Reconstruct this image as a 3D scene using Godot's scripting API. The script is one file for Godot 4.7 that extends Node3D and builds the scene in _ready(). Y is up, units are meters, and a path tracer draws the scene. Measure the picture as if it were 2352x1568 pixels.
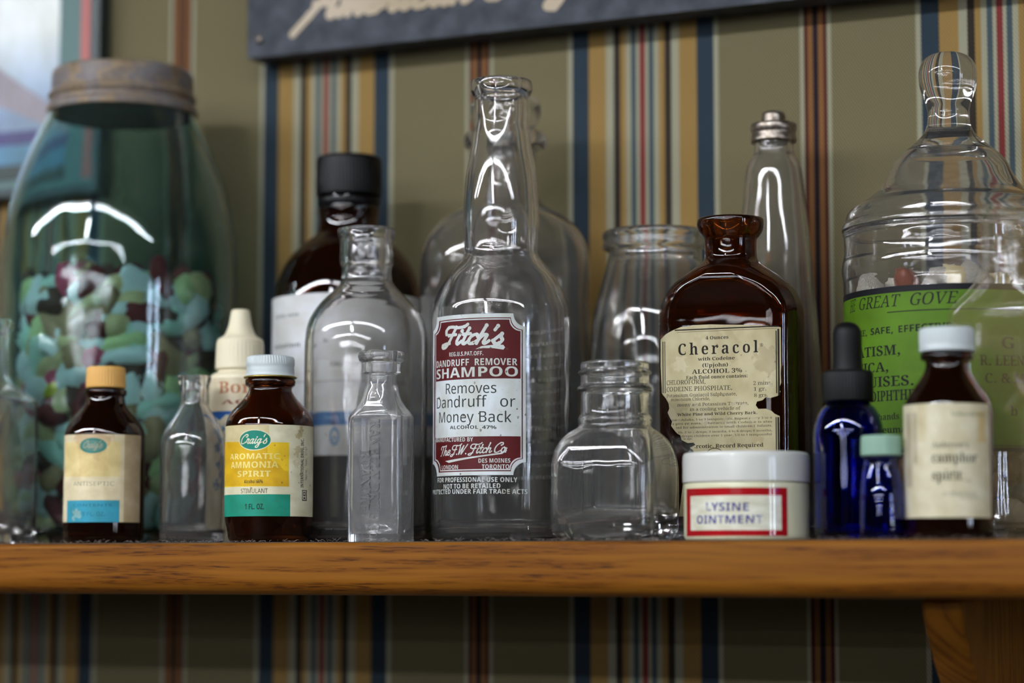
extends Node3D
# A shelf of old medicine bottles against striped wall cloth. Metres, y up; the wall is the plane z = 0, the shelf top is y = TOP.

const TOP := 1.75          # height of the shelf top above the shop floor
const SHELF_DEPTH := 0.158
const MM := 0.001
var rng := RandomNumberGenerator.new()
var fonts := {}
var glyph_cache := {}

# ------------------------------------------------------------------ scene
func _ready() -> void:
	rng.seed = 7
	# camera
	var cam := Camera3D.new()
	cam.name = "camera"
	add_child(cam)
	cam.position = Vector3(0.4, 1.7405, 0.958)
	cam.rotation_order = EULER_ORDER_YXZ
	cam.rotation = Vector3(0.0970526, 0.410152, 0)
	var lens := CameraAttributesPhysical.new()
	lens.frustum_focal_length = 81.1224
	lens.frustum_focus_distance = 0.908
	lens.exposure_aperture = lens.frustum_focal_length / 18.0
	lens.frustum_near = 0.05
	lens.frustum_far = 60.0
	cam.attributes = lens
	cam.current = true
	# sky and exposure
	var we := WorldEnvironment.new()
	we.name = "world_environment"
	var env := Environment.new()
	env.background_mode = Environment.BG_SKY
	var sky := Sky.new()
	var psm := ProceduralSkyMaterial.new()
	psm.sky_top_color = Color(0.45, 0.58, 0.8)
	psm.sky_horizon_color = Color(0.75, 0.8, 0.86)
	psm.ground_horizon_color = Color(0.5, 0.5, 0.5)
	psm.ground_bottom_color = Color(0.3, 0.3, 0.3)
	sky.sky_material = psm
	env.sky = sky
	env.background_energy_multiplier = 3.0
	env.tonemap_mode = Environment.TONE_MAPPER_LINEAR
	env.tonemap_exposure = 16.5
	env.sdfgi_enabled = true
	env.ssao_enabled = true
	env.ssil_enabled = true
	we.environment = env
	add_child(we)
	make_materials()
	make_lamps()
	make_room()
	make_wall_cloth()
	make_shelf()
	make_wall_things()
	make_bottles()
	make_contents()
	make_lint()

# ------------------------------------------------------------------ naming
func tag(o: Node, label: String, category: String, group := "") -> void:
	o.set_meta("label", label)
	o.set_meta("category", category)
	if group != "":
		o.set_meta("group", group)

func thing(called: String, label: String, category: String, at: Vector3, group := "") -> Node3D:
	var o := Node3D.new()
	o.name = called
	add_child(o, true)
	o.position = at
	tag(o, label, category, group)
	return o

func part(parent: Node, called: String, mesh: Mesh, mat: Material, label := "") -> MeshInstance3D:
	var o := MeshInstance3D.new()
	o.name = called
	o.mesh = mesh
	o.material_override = mat
	if label != "":
		o.set_meta("label", label)
	parent.add_child(o, true)
	return o

func struct(called: String, mesh: Mesh, mat: Material) -> MeshInstance3D:
	var o := part(self, called, mesh, mat)
	o.set_meta("kind", "structure")
	return o

# ------------------------------------------------------------------ geometry
# sections: [h, half width, half depth, corner radius] in mm; a ring of n points goes round clockwise seen from above, from the middle of the front
func ring(w: float, d: float, r: float, h: float, n: int) -> PackedVector3Array:
	var out := PackedVector3Array()
	r = minf(r, minf(w, d))
	for i in n:
		var a := TAU * i / n + PI / n
		var sx := signf(sin(a))
		var sz := signf(cos(a))
		out.append(Vector3((sx * (w - r) + r * sin(a)) * MM, h * MM, (sz * (d - r) + r * cos(a)) * MM))
	return out

func smooth(p: Array, k: int) -> Array:   # Catmull-Rom through the sections, k steps each
	var out := []
	for i in p.size() - 1:
		var a = p[maxi(i - 1, 0)]
		var b = p[i]
		var c = p[i + 1]
		var d = p[mini(i + 2, p.size() - 1)]
		var lb := _gap(a, b)
		var lc := _gap(b, c)
		var ld := _gap(c, d)
		for j in k:
			var t := float(j) / k
			var row := []
			for q in b.size():
				var m0: float = (c[q] - a[q]) / maxf(lb + lc, 1e-6) * lc
				var m1: float = (d[q] - b[q]) / maxf(lc + ld, 1e-6) * lc
				row.append((2 * t * t * t - 3 * t * t + 1) * b[q] + (t * t * t - 2 * t * t + t) * m0 + (3 * t * t - 2 * t * t * t) * c[q] + (t * t * t - t * t) * m1)
			out.append(row)
	out.append(p[-1])
	return out

func _gap(a, b) -> float:
	return sqrt(Vector2(a[0] - b[0], a[1] - b[1]).length())

func round_sections(p: Array) -> Array:
	var out := []
	for s in p:
		out.append([s[0], s[1], s[1], s[1]] if s.size() == 2 else s)
	return out

func loft(rings: Array, close_bottom := true, close_top := true, flip := false) -> ArrayMesh:
	var v := PackedVector3Array()
	var ix := PackedInt32Array()
	var n: int = rings[0].size()
	for r in rings:
		v.append_array(r)
	for i in rings.size() - 1:
		for j in n:
			var a := i * n + j
			var b := i * n + (j + 1) % n
			var c := a + n
			var d := b + n
			ix.append_array([a, c, b, b, c, d])
	for e in 2:
		if (e == 0 and close_bottom) or (e == 1 and close_top):
			var base := 0 if e == 0 else (rings.size() - 1) * n
			var m := Vector3.ZERO
			for j in n:
				m += v[base + j]
			v.append(m / n)
			for j in n:
				var a := base + j
				var b := base + (j + 1) % n
				ix.append_array([v.size() - 1, a, b] if e == 0 else [v.size() - 1, b, a])
	return finish(v, ix)

func finish(v: PackedVector3Array, ix: PackedInt32Array) -> ArrayMesh:   # smooth normals, weighted by area
	var nm := PackedVector3Array()
	nm.resize(v.size())
	for i in range(0, ix.size(), 3):
		var a := v[ix[i]]
		var f := (v[ix[i + 2]] - a).cross(v[ix[i + 1]] - a)
		nm[ix[i]] += f
		nm[ix[i + 1]] += f
		nm[ix[i + 2]] += f
	for i in nm.size():
		nm[i] = nm[i].normalized()
	var arr := []
	arr.resize(Mesh.ARRAY_MAX)
	arr[Mesh.ARRAY_VERTEX] = v
	arr[Mesh.ARRAY_NORMAL] = nm
	arr[Mesh.ARRAY_INDEX] = ix
	var m := ArrayMesh.new()
	m.add_surface_from_arrays(Mesh.PRIMITIVE_TRIANGLES, arr)
	return m

# a hollow glass body: outer skin up to the lip, inner skin down to a floor
func vessel(sections: Array, wall: float, floor_h: float, n := 80, k := 3, dent := 1.5) -> ArrayMesh:
	var o := smooth(round_sections(sections), k)
	var rings := []
	rings.append(ring(o[0][1] * 0.5, o[0][2] * 0.5, o[0][3] * 0.5, dent, n))
	for s in o:
		rings.append(ring(s[1], s[2], s[3], s[0], n))
	var inner := []
	var top: float = o[-1][0]
	for i in o.size():
		var a = o[maxi(i - 1, 0)]
		var b = o[mini(i + 1, o.size() - 1)]
		var t := Vector2(b[1] - a[1], b[0] - a[0]).normalized()   # along the outline: (out, up)
		var out_n := Vector2(t.y, -t.x)
		var h: float = o[i][0] - wall * out_n.y
		var dx := wall * clampf(out_n.x, 0.35, 1.0)
		if h < floor_h + 1.2 or h > top - 0.4:
			continue
		if inner.size() and h < inner[-1][0] + 0.15:
			continue
		inner.append([h, maxf(o[i][1] - dx, 1.0), maxf(o[i][2] - dx, 1.0), maxf(o[i][3] - dx, 0.8)])
	# the bore runs straight from its narrowest place up to the mouth
	var slim := inner.size() - 1
	for i in inner.size():
		if inner[i][0] > top * 0.55 and inner[i][1] < inner[slim][1] - 0.01:
			slim = i
	var bore: float = inner[slim][1]
	for i in inner.size():
		if inner[i][0] > top * 0.55 and (i > slim or inner[i][1] < bore + 0.5):
			for q in [1, 2, 3]:
				inner[i][q] = bore
	var last = inner[-1]
	rings.append(ring(last[1] + 0.8, last[2] + 0.8, last[3] + 0.8, top, n))
	rings.append(ring(last[1], last[2], last[3], top - 0.4, n))
	for i in range(inner.size() - 1, -1, -1):
		rings.append(ring(inner[i][1], inner[i][2], inner[i][3], inner[i][0], n))
	var f = inner[0]
	rings.append(ring(f[1] * 0.94, f[2] * 0.94, f[3] * 0.94, floor_h + 0.3, n))
	rings.append(ring(f[1] * 0.6, f[2] * 0.6, f[3] * 0.6, floor_h + dent * 0.5, n))
	return loft(rings)

# a solid turned piece; flutes > 0 cuts grooves of that depth between h0 and h1
func turned(sections: Array, n := 64, k := 1, flutes := 0, depth := 0.0, h0 := 0.0, h1 := 0.0) -> ArrayMesh:
	var o := smooth(round_sections(sections), k)
	var rings := []
	if flutes:
		n = flutes * 4
	for s in o:
		var r := ring(maxf(s[1], 0.01), maxf(s[2], 0.01), maxf(s[3], 0.01), s[0], n)
		if flutes and s[0] >= h0 and s[0] <= h1:
			for j in n:
				if j % 4 >= 2:
					var f: float = 1.0 - minf(0.3, depth / maxf(s[1], 0.01))
					r[j].x *= f
					r[j].z *= f
		rings.append(r)
	return loft(rings)

# outline of a body at arc length s (mm) from the middle of its front: [point, outward normal]
func around(shape: Array, s: float) -> Array:
	if shape.size() == 1:
		var a: float = s / shape[0]
		return [Vector2(sin(a), cos(a)) * shape[0], Vector2(sin(a), cos(a))]
	var w: float = shape[0]
	var d: float = shape[1]
	var r: float = shape[2]
	var u := absf(s)
	var g := signf(s) if s != 0.0 else 1.0
	var q := r * PI / 2
	var p: Vector2
	var nn: Vector2
	if u <= w - r:
		p = Vector2(u, d)
		nn = Vector2(0, 1)
	elif u <= w - r + q:
		var t := (u - w + r) / r
		nn = Vector2(sin(t), cos(t))
		p = Vector2(w - r, d - r) + nn * r
	elif u <= w - r + q + 2 * (d - r):
		p = Vector2(w, d - r - (u - w + r - q))
		nn = Vector2(1, 0)
	else:
		var t := minf((u - w + r - q - 2 * (d - r)) / r, PI / 2)
		nn = Vector2(cos(t), -sin(t))
		p = Vector2(w - r, -d + r) + nn * r
	return [Vector2(p.x * g, p.y), Vector2(nn.x * g, nn.y)]

# a sheet that lies on a body, off mm proud of it
func sheet(shape: Array, s0: float, s1: float, h0: float, h1: float, off := 0.12, cols := 40, rows := 1) -> ArrayMesh:
	var v := PackedVector3Array()
	var nm := PackedVector3Array()
	var uv := PackedVector2Array()
	var ix := PackedInt32Array()
	for j in rows + 1:
		for i in cols + 1:
			var e := around(shape, lerpf(s0, s1, float(i) / cols))
			var p: Vector2 = e[0] + e[1] * off
			v.append(Vector3(p.x, lerpf(h1, h0, float(j) / rows), p.y) * MM)
			nm.append(Vector3(e[1].x, 0, e[1].y))
			uv.append(Vector2(float(i) / cols, float(j) / rows))
			if i < cols and j < rows:
				var a := j * (cols + 1) + i
				ix.append_array([a, a + 1, a + cols + 1, a + 1, a + cols + 2, a + cols + 1])
	var arr := []
	arr.resize(Mesh.ARRAY_MAX)
	arr[Mesh.ARRAY_VERTEX] = v
	arr[Mesh.ARRAY_NORMAL] = nm
	arr[Mesh.ARRAY_TEX_UV] = uv
	arr[Mesh.ARRAY_INDEX] = ix
	var m := ArrayMesh.new()
	m.add_surface_from_arrays(Mesh.PRIMITIVE_TRIANGLES, arr)
	return m

func box_mesh(lo: Vector3, hi: Vector3, uv_size := 1.0) -> ArrayMesh:
	var st := SurfaceTool.new()
	st.begin(Mesh.PRIMITIVE_TRIANGLES)
	for ax in 3:
		for sg in 2:
			var u := (ax + 1) % 3
			var w := (ax + 2) % 3
			var c := []
			for k in 4:
				var p := Vector3()
				p[ax] = hi[ax] if sg else lo[ax]
				p[u] = hi[u] if (k == 1 or k == 2) else lo[u]
				p[w] = hi[w] if k >= 2 else lo[w]
				c.append(p)
			var nn := Vector3()
			nn[ax] = 1.0 if sg else -1.0
			for t in ([0, 2, 1, 0, 3, 2] if sg else [0, 1, 2, 0, 2, 3]):
				st.set_normal(nn)
				var p: Vector3 = c[t]
				st.set_uv(Vector2(p.x if ax != 0 else p.z, -p.y if ax != 1 else p.z) / uv_size)
				st.add_vertex(p)
	return st.commit()

# ------------------------------------------------------------------ printing: flat colour, lettering and stains on one label
class Print:
	var im: Image
	var k: float      # pixels per mm
	var hmm: float
	func _init(w: float, h: float, px: float, bg: Color) -> void:
		k = minf(px, 2047.0 / maxf(w, h))
		hmm = h
		im = Image.create_empty(int(w * k), int(h * k), false, Image.FORMAT_RGBA8)
		im.fill(bg)
	func rect(x0: float, y0: float, x1: float, y1: float, c: Color) -> void:
		im.fill_rect(Rect2i(int(x0 * k), int((hmm - y1) * k), maxi(1, int((x1 - x0) * k)), maxi(1, int((y1 - y0) * k))), c)
	func tri(a: Vector2, b: Vector2, c: Vector2, col: Color) -> void:
		var p := [Vector2(a.x * k, (hmm - a.y) * k), Vector2(b.x * k, (hmm - b.y) * k), Vector2(c.x * k, (hmm - c.y) * k)]
		var y0 := int(ceil(minf(p[0].y, minf(p[1].y, p[2].y)) - 0.5))
		var y1 := int(floor(maxf(p[0].y, maxf(p[1].y, p[2].y)) - 0.5))
		for y in range(maxi(y0, 0), mini(y1, im.get_height() - 1) + 1):
			var yy := y + 0.5
			var lo := 1e9
			var hi := -1e9
			for e in 3:
				var s: Vector2 = p[e]
				var t: Vector2 = p[(e + 1) % 3]
				if (s.y <= yy) != (t.y <= yy):
					var x := s.x + (yy - s.y) / (t.y - s.y) * (t.x - s.x)
					lo = minf(lo, x)
					hi = maxf(hi, x)
			if hi > lo:
				var i0 := int(round(lo))
				var i1 := int(round(hi))
				if i1 > i0:
					im.fill_rect(Rect2i(i0, y, i1 - i0, 1), col)
	func poly(pts: PackedVector2Array, col: Color) -> void:
		var t := Geometry2D.triangulate_polygon(pts)
		for i in range(0, t.size(), 3):
			tri(pts[t[i]], pts[t[i + 1]], pts[t[i + 2]], col)
	func oval(cx: float, cy: float, rx: float, ry: float, col: Color) -> void:
		var pts := PackedVector2Array()
		for i in 48:
			pts.append(Vector2(cx + rx * cos(TAU * i / 48), cy + ry * sin(TAU * i / 48)))
		poly(pts, col)
	func stroke(pts: PackedVector2Array, w: float, col: Color, nib := 0.0) -> void:
		var last := Vector2(1e9, 0)
		for i in pts.size() - 1:
			var a := pts[maxi(i - 1, 0)]
			var b := pts[i]
			var c := pts[i + 1]
			var d := pts[mini(i + 2, pts.size() - 1)]
			var n := maxi(2, int(b.distance_to(c) * k / 2.0))
			for j in n + 1:
				var q := b.cubic_interpolate(c, a, d, float(j) / n)
				var dirn := (q - last).normalized()
				var r := w * 0.5 * (1.0 - nib * absf(dirn.dot(Vector2(0.94, 0.34)))) if last.x < 1e8 else w * 0.5
				last = q
				var X := q.x * k
				var Y := (hmm - q.y) * k
				var R := r * k
				for y in range(int(Y - R), int(Y + R) + 1):
					var hw := sqrt(maxf(0.0, R * R - (y + 0.5 - Y) * (y + 0.5 - Y)))
					if hw > 0.3:
						im.fill_rect(Rect2i(int(round(X - hw)), y, maxi(1, int(round(2 * hw))), 1), col)
	func blot(cx: float, cy: float, r: float, col: Color, alpha: float, rough := 0.3, sd := 1) -> void:
		var nz := FastNoiseLite.new()
		nz.seed = sd
		nz.frequency = 0.9 / maxf(r * k, 1.0)
		var R := int(r * k * 1.4)
		var X := int(cx * k)
		var Y := int((hmm - cy) * k)
		for y in range(maxi(0, Y - R), mini(im.get_height(), Y + R)):
			for x in range(maxi(0, X - R), mini(im.get_width(), X + R)):
				var e := Vector2(x - X, y - Y).length() / (r * k) + rough * nz.get_noise_2d(x, y) * 2.0
				if e < 1.0:
					var old := im.get_pixel(x, y)
					if old.a > 0.5:
						var f := alpha * clampf((1.0 - e) * 6.0, 0, 1)
						im.set_pixel(x, y, Color(lerpf(old.r, col.r, f), lerpf(old.g, col.g, f), lerpf(old.b, col.b, f), 1))
	func specks(n: int, col: Color, r0: float, r1: float, g: RandomNumberGenerator) -> void:
		var w := im.get_width() / k
		for i in n:
			var r := lerpf(r0, r1, pow(g.randf(), 3.0))
			blot(g.randf() * w, g.randf() * hmm, r, col, 0.25 + 0.6 * g.randf(), 0.5, i)

func font(kind: String) -> SystemFont:
	if not fonts.has(kind):
		var f := SystemFont.new()
		f.font_names = PackedStringArray([{"s": "Droid Sans", "t": "Droid Serif", "m": "Droid Sans Mono"}[kind[0]]])
		f.font_weight = 700 if kind.ends_with("b") else 400
		fonts[kind] = f
	return fonts[kind]

func glyphs(txt: String, kind: String) -> PackedVector2Array:
	var key := kind + txt
	if not glyph_cache.has(key):
		var t := TextMesh.new()
		t.font = font(kind)
		t.text = txt
		t.font_size = 96
		t.pixel_size = 1.0
		t.depth = 0.0
		t.curve_step = 2.0
		var out := PackedVector2Array()
		var a := t.get_mesh_arrays()
		var v: PackedVector3Array = a[Mesh.ARRAY_VERTEX]
		for i in a[Mesh.ARRAY_INDEX]:
			out.append(Vector2(v[i].x, v[i].y))
		glyph_cache[key] = out
	return glyph_cache[key]

# lettering fitted between x0 and x1 with its baseline at y and capitals cap high (mm); turn is the way the line runs (degrees, anticlockwise)
func letters(p: Print, txt: String, kind: String, x0: float, y: float, x1: float, cap: float, col: Color, slant := 0.0, turn := 0.0, rise := 0.0) -> void:
	var g := glyphs(txt, kind)
	var hgt := glyphs("H", kind)
	var base := 1e9
	var capt := -1e9
	for q in hgt:
		base = minf(base, q.y)
		capt = maxf(capt, q.y)
	var lo := 1e9
	var hi := -1e9
	for q in g:
		lo = minf(lo, q.x)
		hi = maxf(hi, q.x)
	var ky := cap / (capt - base)
	var kx := (x1 - x0) / (hi - lo)
	var cs := cos(deg_to_rad(turn))
	var sn := sin(deg_to_rad(turn))
	var pts := PackedVector2Array()
	for q in g:
		var e := Vector2((q.x - lo) * kx, (q.y - base) * ky)
		e.x += e.y * slant
		e.y += rise * e.x / maxf(x1 - x0, 0.01)
		pts.append(Vector2(x0 + e.x * cs - e.y * sn, y + e.x * sn + e.y * cs))
	for i in range(0, pts.size() - 2, 3):
		p.tri(pts[i], pts[i + 1], pts[i + 2], col)

# brush script, drawn stroke by stroke; the unit is the height of a small letter
const SCRIPT := {
	"i": [0.5, [[0.2, 1, 0.15, 0.3, 0.3, 0, 0.55, 0.3], [0.26, 1.4, 0.28, 1.48]]],
	"t": [0.5, [[0.26, 1.7, 0.18, 0.3, 0.34, 0, 0.6, 0.3], [-0.02, 1.05, 0.52, 1.1]]],
	"c": [0.68, [[0.65, 0.78, 0.5, 1, 0.2, 0.85, 0.1, 0.4, 0.25, 0.03, 0.5, 0.05, 0.75, 0.35]]],
	"h": [0.86, [[0.22, 2, 0.15, 1, 0.1, 0], [0.12, 0.5, 0.36, 0.95, 0.56, 0.92, 0.56, 0.5, 0.56, 0.15, 0.7, 0, 0.9, 0.3]]],
	"s": [0.7, [[0, 0.3, 0.38, 1.1], [0.38, 1.1, 0.42, 0.75, 0.6, 0.4, 0.5, 0.05, 0.22, 0, 0.08, 0.2]]],
	"'": [0.3, [[0.16, 1.95, 0.08, 1.5]]],
	"e": [0.68, [[0.1, 0.45, 0.5, 0.6, 0.6, 0.85, 0.4, 1.02, 0.15, 0.8, 0.08, 0.35, 0.25, 0.02, 0.5, 0.05, 0.75, 0.35]]],
	"o": [0.75, [[0.4, 1, 0.15, 0.85, 0.08, 0.4, 0.25, 0.02, 0.5, 0.1, 0.62, 0.5, 0.5, 0.92, 0.4, 1], [0.5, 0.92, 0.85, 0.8]]],
	"a": [0.85, [[0.6, 0.85, 0.4, 1, 0.15, 0.8, 0.08, 0.35, 0.25, 0.02, 0.45, 0.2, 0.62, 0.95], [0.62, 0.95, 0.57, 0.25, 0.7, 0, 0.9, 0.3]]],
	"r": [0.72, [[0.05, 0.3, 0.2, 1.1, 0.28, 0.95, 0.5, 0.95, 0.42, 0.3, 0.55, 0, 0.8, 0.3]]],
	"g": [0.85, [[0.6, 0.85, 0.4, 1, 0.15, 0.8, 0.08, 0.4, 0.25, 0.08, 0.45, 0.2, 0.62, 0.95], [0.62, 0.95, 0.55, -0.4, 0.4, -0.85, 0.1, -0.8, 0.15, -0.45, 0.5, -0.1, 0.85, 0.3]]],
	"m": [1.06, [[0.05, 0.9, 0.15, 0.95, 0.12, 0], [0.14, 0.6, 0.35, 1, 0.48, 0.85, 0.45, 0], [0.47, 0.6, 0.7, 1, 0.83, 0.85, 0.8, 0.2, 0.92, 0, 1.1, 0.3]]],
	"n": [0.82, [[0.05, 0.9, 0.15, 0.95, 0.12, 0], [0.14, 0.6, 0.38, 1, 0.55, 0.85, 0.52, 0.2, 0.65, 0, 0.85, 0.3]]],
	"u": [0.82, [[0.12, 1, 0.08, 0.3, 0.25, 0.02, 0.45, 0.2, 0.55, 1], [0.55, 1, 0.52, 0.2, 0.65, 0, 0.85, 0.3]]],
	"F": [1.1, [[0.75, 1.85, 0.65, 1, 0.55, 0.2, 0.35, -0.3, 0.05, -0.35, -0.05, -0.1, 0.25, 0.05, 0.65, 0.1], [0, 1.15, -0.1, 1.5, 0.05, 1.85, 0.4, 1.9, 0.9, 1.8, 1.4, 1.9, 1.6, 2.15], [0.3, 0.98, 0.95, 1.05]]],
	"T": [0.95, [[0.6, 1.85, 0.5, 0.8, 0.4, 0.1, 0.2, -0.05], [0, 1.3, -0.05, 1.6, 0.15, 1.9, 0.6, 1.85, 1.15, 2]]],
	"W": [1.4, [[0, 1.9, 0.1, 1, 0.15, 0, 0.5, 1.2, 0.65, 1.7, 0.62, 0.8, 0.65, 0, 1.05, 1.2, 1.3, 1.95]]],
	"C": [1.1, [[0.9, 1.45, 1.1, 1.6, 1.0, 1.95, 0.65, 1.95, 0.25, 1.5, 0.08, 0.8, 0.25, 0.1, 0.65, 0, 1.05, 0.35]]],
	"A": [1.35, [[0.95, 2, 0.55, 1, 0.2, 0.1, -0.15, -0.8], [0.95, 2, 1, 1, 1.02, 0.2, 1.15, 0, 1.35, 0.25], [0.3, 0.7, 1.02, 0.75]]],
	"D": [1.2, [[0.3, 1.9, 0.2, 0], [0, 1.7, 0.4, 2, 1, 1.6, 1, 0.5, 0.5, 0, 0.1, 0.05]]],
	".": [0.35, [[0.1, 0.02, 0.13, 0.06]]],
	" ": [0.35, []],
}

func script_text(p: Print, txt: String, x0: float, y: float, x1: float, x_height: float, w: float, col: Color, slant := 0.3, rise := 0.0, nib := 0.35) -> void:
	var strokes := []
	var pen := 0.0
	var lo := 1e9
	var hi := -1e9
	for ch in txt:
		for s in SCRIPT[ch][1]:
			var pts := PackedVector2Array()
			for i in range(0, s.size(), 2):
				var q := Vector2(pen + s[i] + s[i + 1] * slant, s[i + 1])
				lo = minf(lo, q.x)
				hi = maxf(hi, q.x)
				pts.append(q)
			strokes.append(pts)
		pen += SCRIPT[ch][0]
	var kx := (x1 - x0) / (hi - lo)
	for pts: PackedVector2Array in strokes:
		var out := PackedVector2Array()
		for q in pts:
			out.append(Vector2(x0 + (q.x - lo) * kx, y + q.y * x_height + rise * (q.x - lo) / (hi - lo)))
		p.stroke(out, w, col, nib)

# a plate with hollowed corners
func hollow_plate(x0: float, y0: float, x1: float, y1: float, r: float) -> PackedVector2Array:
	var pts := PackedVector2Array()
	var cs := [Vector2(x0, y0), Vector2(x1, y0), Vector2(x1, y1), Vector2(x0, y1)]
	for c in 4:
		for i in 13:
			var a := PI / 2 * (1.0 - i / 12.0) + PI / 2 * c
			pts.append(cs[c] + Vector2(cos(a), sin(a)) * r)
	return pts

func paper(p: Print, rough := 0.55, cut := false) -> StandardMaterial3D:
	var m := StandardMaterial3D.new()
	m.albedo_texture = ImageTexture.create_from_image(p.im)
	m.roughness = rough
	m.metallic_specular = 0.5 if rough < 0.3 else 0.35
	m.texture_repeat = false
	m.cull_mode = BaseMaterial3D.CULL_DISABLED
	if cut:
		m.transparency = BaseMaterial3D.TRANSPARENCY_ALPHA_SCISSOR
		m.alpha_scissor_threshold = 0.5
	m.detail_enabled = true
	m.detail_blend_mode = BaseMaterial3D.BLEND_MODE_MUL
	m.detail_albedo = noise_tex
	return m

# ------------------------------------------------------------------ materials
var M := {}
var noise_tex: NoiseTexture2D

func solid(c: Color, rough := 0.5, spec := 0.5, metal := 0.0) -> StandardMaterial3D:
	var m := StandardMaterial3D.new()
	m.albedo_color = c
	m.roughness = rough
	m.metallic_specular = spec
	m.metallic = metal
	return m

func glass(c: Color, rough := 0.0, wavy := 0.0, dust := 0.0) -> StandardMaterial3D:
	var m := solid(Color(c.r, c.g, c.b, dust), rough)   # dust: the share of the surface under a film of dust
	m.refraction_enabled = true
	m.refraction_scale = 0.05
	if wavy > 0.0:
		m.heightmap_enabled = true
		m.heightmap_scale = wavy
		m.heightmap_texture = wave_tex
		m.uv1_triplanar = true
		m.uv1_scale = Vector3(9, 5, 9)
	return m

var wave_tex: NoiseTexture2D

func noise_texture(freq: float, size: int, lo: Color, hi: Color, octaves := 4, sd := 3) -> NoiseTexture2D:
	var t := NoiseTexture2D.new()
	t.width = size
	t.height = size
	t.seamless = true
	var n := FastNoiseLite.new()
	n.seed = sd
	n.frequency = freq
	n.fractal_octaves = octaves
	t.noise = n
	var g := Gradient.new()
	g.set_color(0, lo)
	g.set_color(1, hi)
	t.color_ramp = g
	return t

func make_materials() -> void:
	noise_tex = noise_texture(0.012, 256, Color(0.86, 0.84, 0.78), Color(1, 1, 1), 5)
	wave_tex = noise_texture(0.02, 256, Color(0, 0, 0), Color(1, 1, 1), 2, 11)
	M.clear = glass(Color(0.955, 0.95, 0.945), 0.0, 0.02, 0.02)
	M.old_clear = glass(Color(0.93, 0.925, 0.915), 0.02, 0.035, 0.028)
	M.worn_clear = glass(Color(0.93, 0.925, 0.92), 0.03, 0.03, 0.08)
	M.warm_clear = solid(Color(0.62, 0.55, 0.38, 0.09), 0.05)   # thin, yellowed and cloudy
	M.warm_clear.transparency = BaseMaterial3D.TRANSPARENCY_ALPHA
	M.amber = glass(Color(0.45, 0.22, 0.065), 0.02, 0.02, 0.035)
	M.brown = glass(Color(0.38, 0.185, 0.07), 0.02, 0.02, 0.03)
	M.teal = glass(Color(0.75, 0.87, 0.875), 0.02, 0.02, 0.006)
	M.cobalt = glass(Color(0.10, 0.24, 0.88), 0.02, 0.02)
	M.white_plastic = solid(Color(0.775, 0.775, 0.745), 0.13)
	M.white_paint = solid(Color(0.74, 0.77, 0.77), 0.4)
	M.cream_plastic = solid(Color(0.86, 0.82, 0.70), 0.5)
	M.ivory = solid(Color(0.82, 0.81, 0.68), 0.08)
	M.tan_cap = solid(Color(0.84, 0.64, 0.33), 0.5)
	M.mint_cap = solid(Color(0.50, 0.63, 0.55), 0.45)
	M.black_plastic = solid(Color(0.022, 0.022, 0.025), 0.4, 0.35)
	M.black_rubber = solid(Color(0.03, 0.03, 0.033), 0.5, 0.35)
	M.gold_metal = solid(Color(0.7, 0.6, 0.3), 0.35, 0.5, 0.9)
	M.tin = solid(Color(0.76, 0.73, 0.69), 0.33, 0.5, 0.9)
	M.tin.albedo_texture = noise_texture(0.03, 256, Color(0.42, 0.37, 0.33), Color(1, 1, 1), 4, 5)
	M.tin.uv1_triplanar = true
	M.tin.uv1_scale = Vector3(40, 40, 40)
	M.zinc = solid(Color(1, 1, 1), 0.6, 0.4, 0.25)
	var zt := noise_texture(0.011, 512, Color(0.33, 0.28, 0.24), Color(0.58, 0.57, 0.56), 5, 8)
	zt.color_ramp.add_point(0.38, Color(0.57, 0.49, 0.38))
	zt.color_ramp.add_point(0.5, Color(0.44, 0.41, 0.41))
	M.zinc.albedo_texture = zt
	M.zinc.uv1_triplanar = true
	M.zinc.uv1_scale = Vector3(11, 11, 11)
	M.plaster = solid(Color(0.30, 0.28, 0.25), 0.9)
	M.ceiling = solid(Color(0.42, 0.41, 0.39), 0.9)
	M.floor = solid(Color(0.14, 0.115, 0.09), 0.6)
	M.housing = solid(Color(0.8, 0.8, 0.8), 0.5)
	M.tube = solid(Color(1, 1, 1), 0.5)
	M.tube.emission_enabled = true
	M.tube.emission = Color(0.95, 0.97, 1.0)
	M.tube.emission_energy_multiplier = 1.0
	M.wood = wood_material()

func wood_material() -> StandardMaterial3D:
	var W := 2048
	var Hh := 384
	var a := FastNoiseLite.new()
	a.seed = 2
	a.frequency = 1.0
	a.fractal_octaves = 3
	var b := FastNoiseLite.new()
	b.seed = 9
	b.frequency = 1.0
	b.fractal_octaves = 2
	var im := Image.create_empty(W, Hh, false, Image.FORMAT_RGB8)
	for y in Hh:
		for x in W:
			var grain := a.get_noise_2d(x * 0.0024, y * 0.045 + 0.35 * b.get_noise_2d(x * 0.0025, y * 0.008))
			var pore := b.get_noise_2d(x * 0.016 + 40.0, y * 0.36)
			var c := Color(0.495, 0.31, 0.085).lerp(Color(0.42, 0.245, 0.06), clampf(0.5 + grain * 1.3, 0, 1))
			var dark := smoothstep(0.12, 0.5, pore) * smoothstep(-0.05, 0.35, grain + 0.25 * a.get_noise_2d(x * 0.004, y * 0.02 + 90.0))
			c = c.lerp(Color(0.22, 0.115, 0.055), dark * 0.9)
			im.set_pixel(x, y, c)
	var m := solid(Color(1, 1, 1), 0.5, 0.22)
	m.albedo_texture = ImageTexture.create_from_image(im)
	return m

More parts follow.
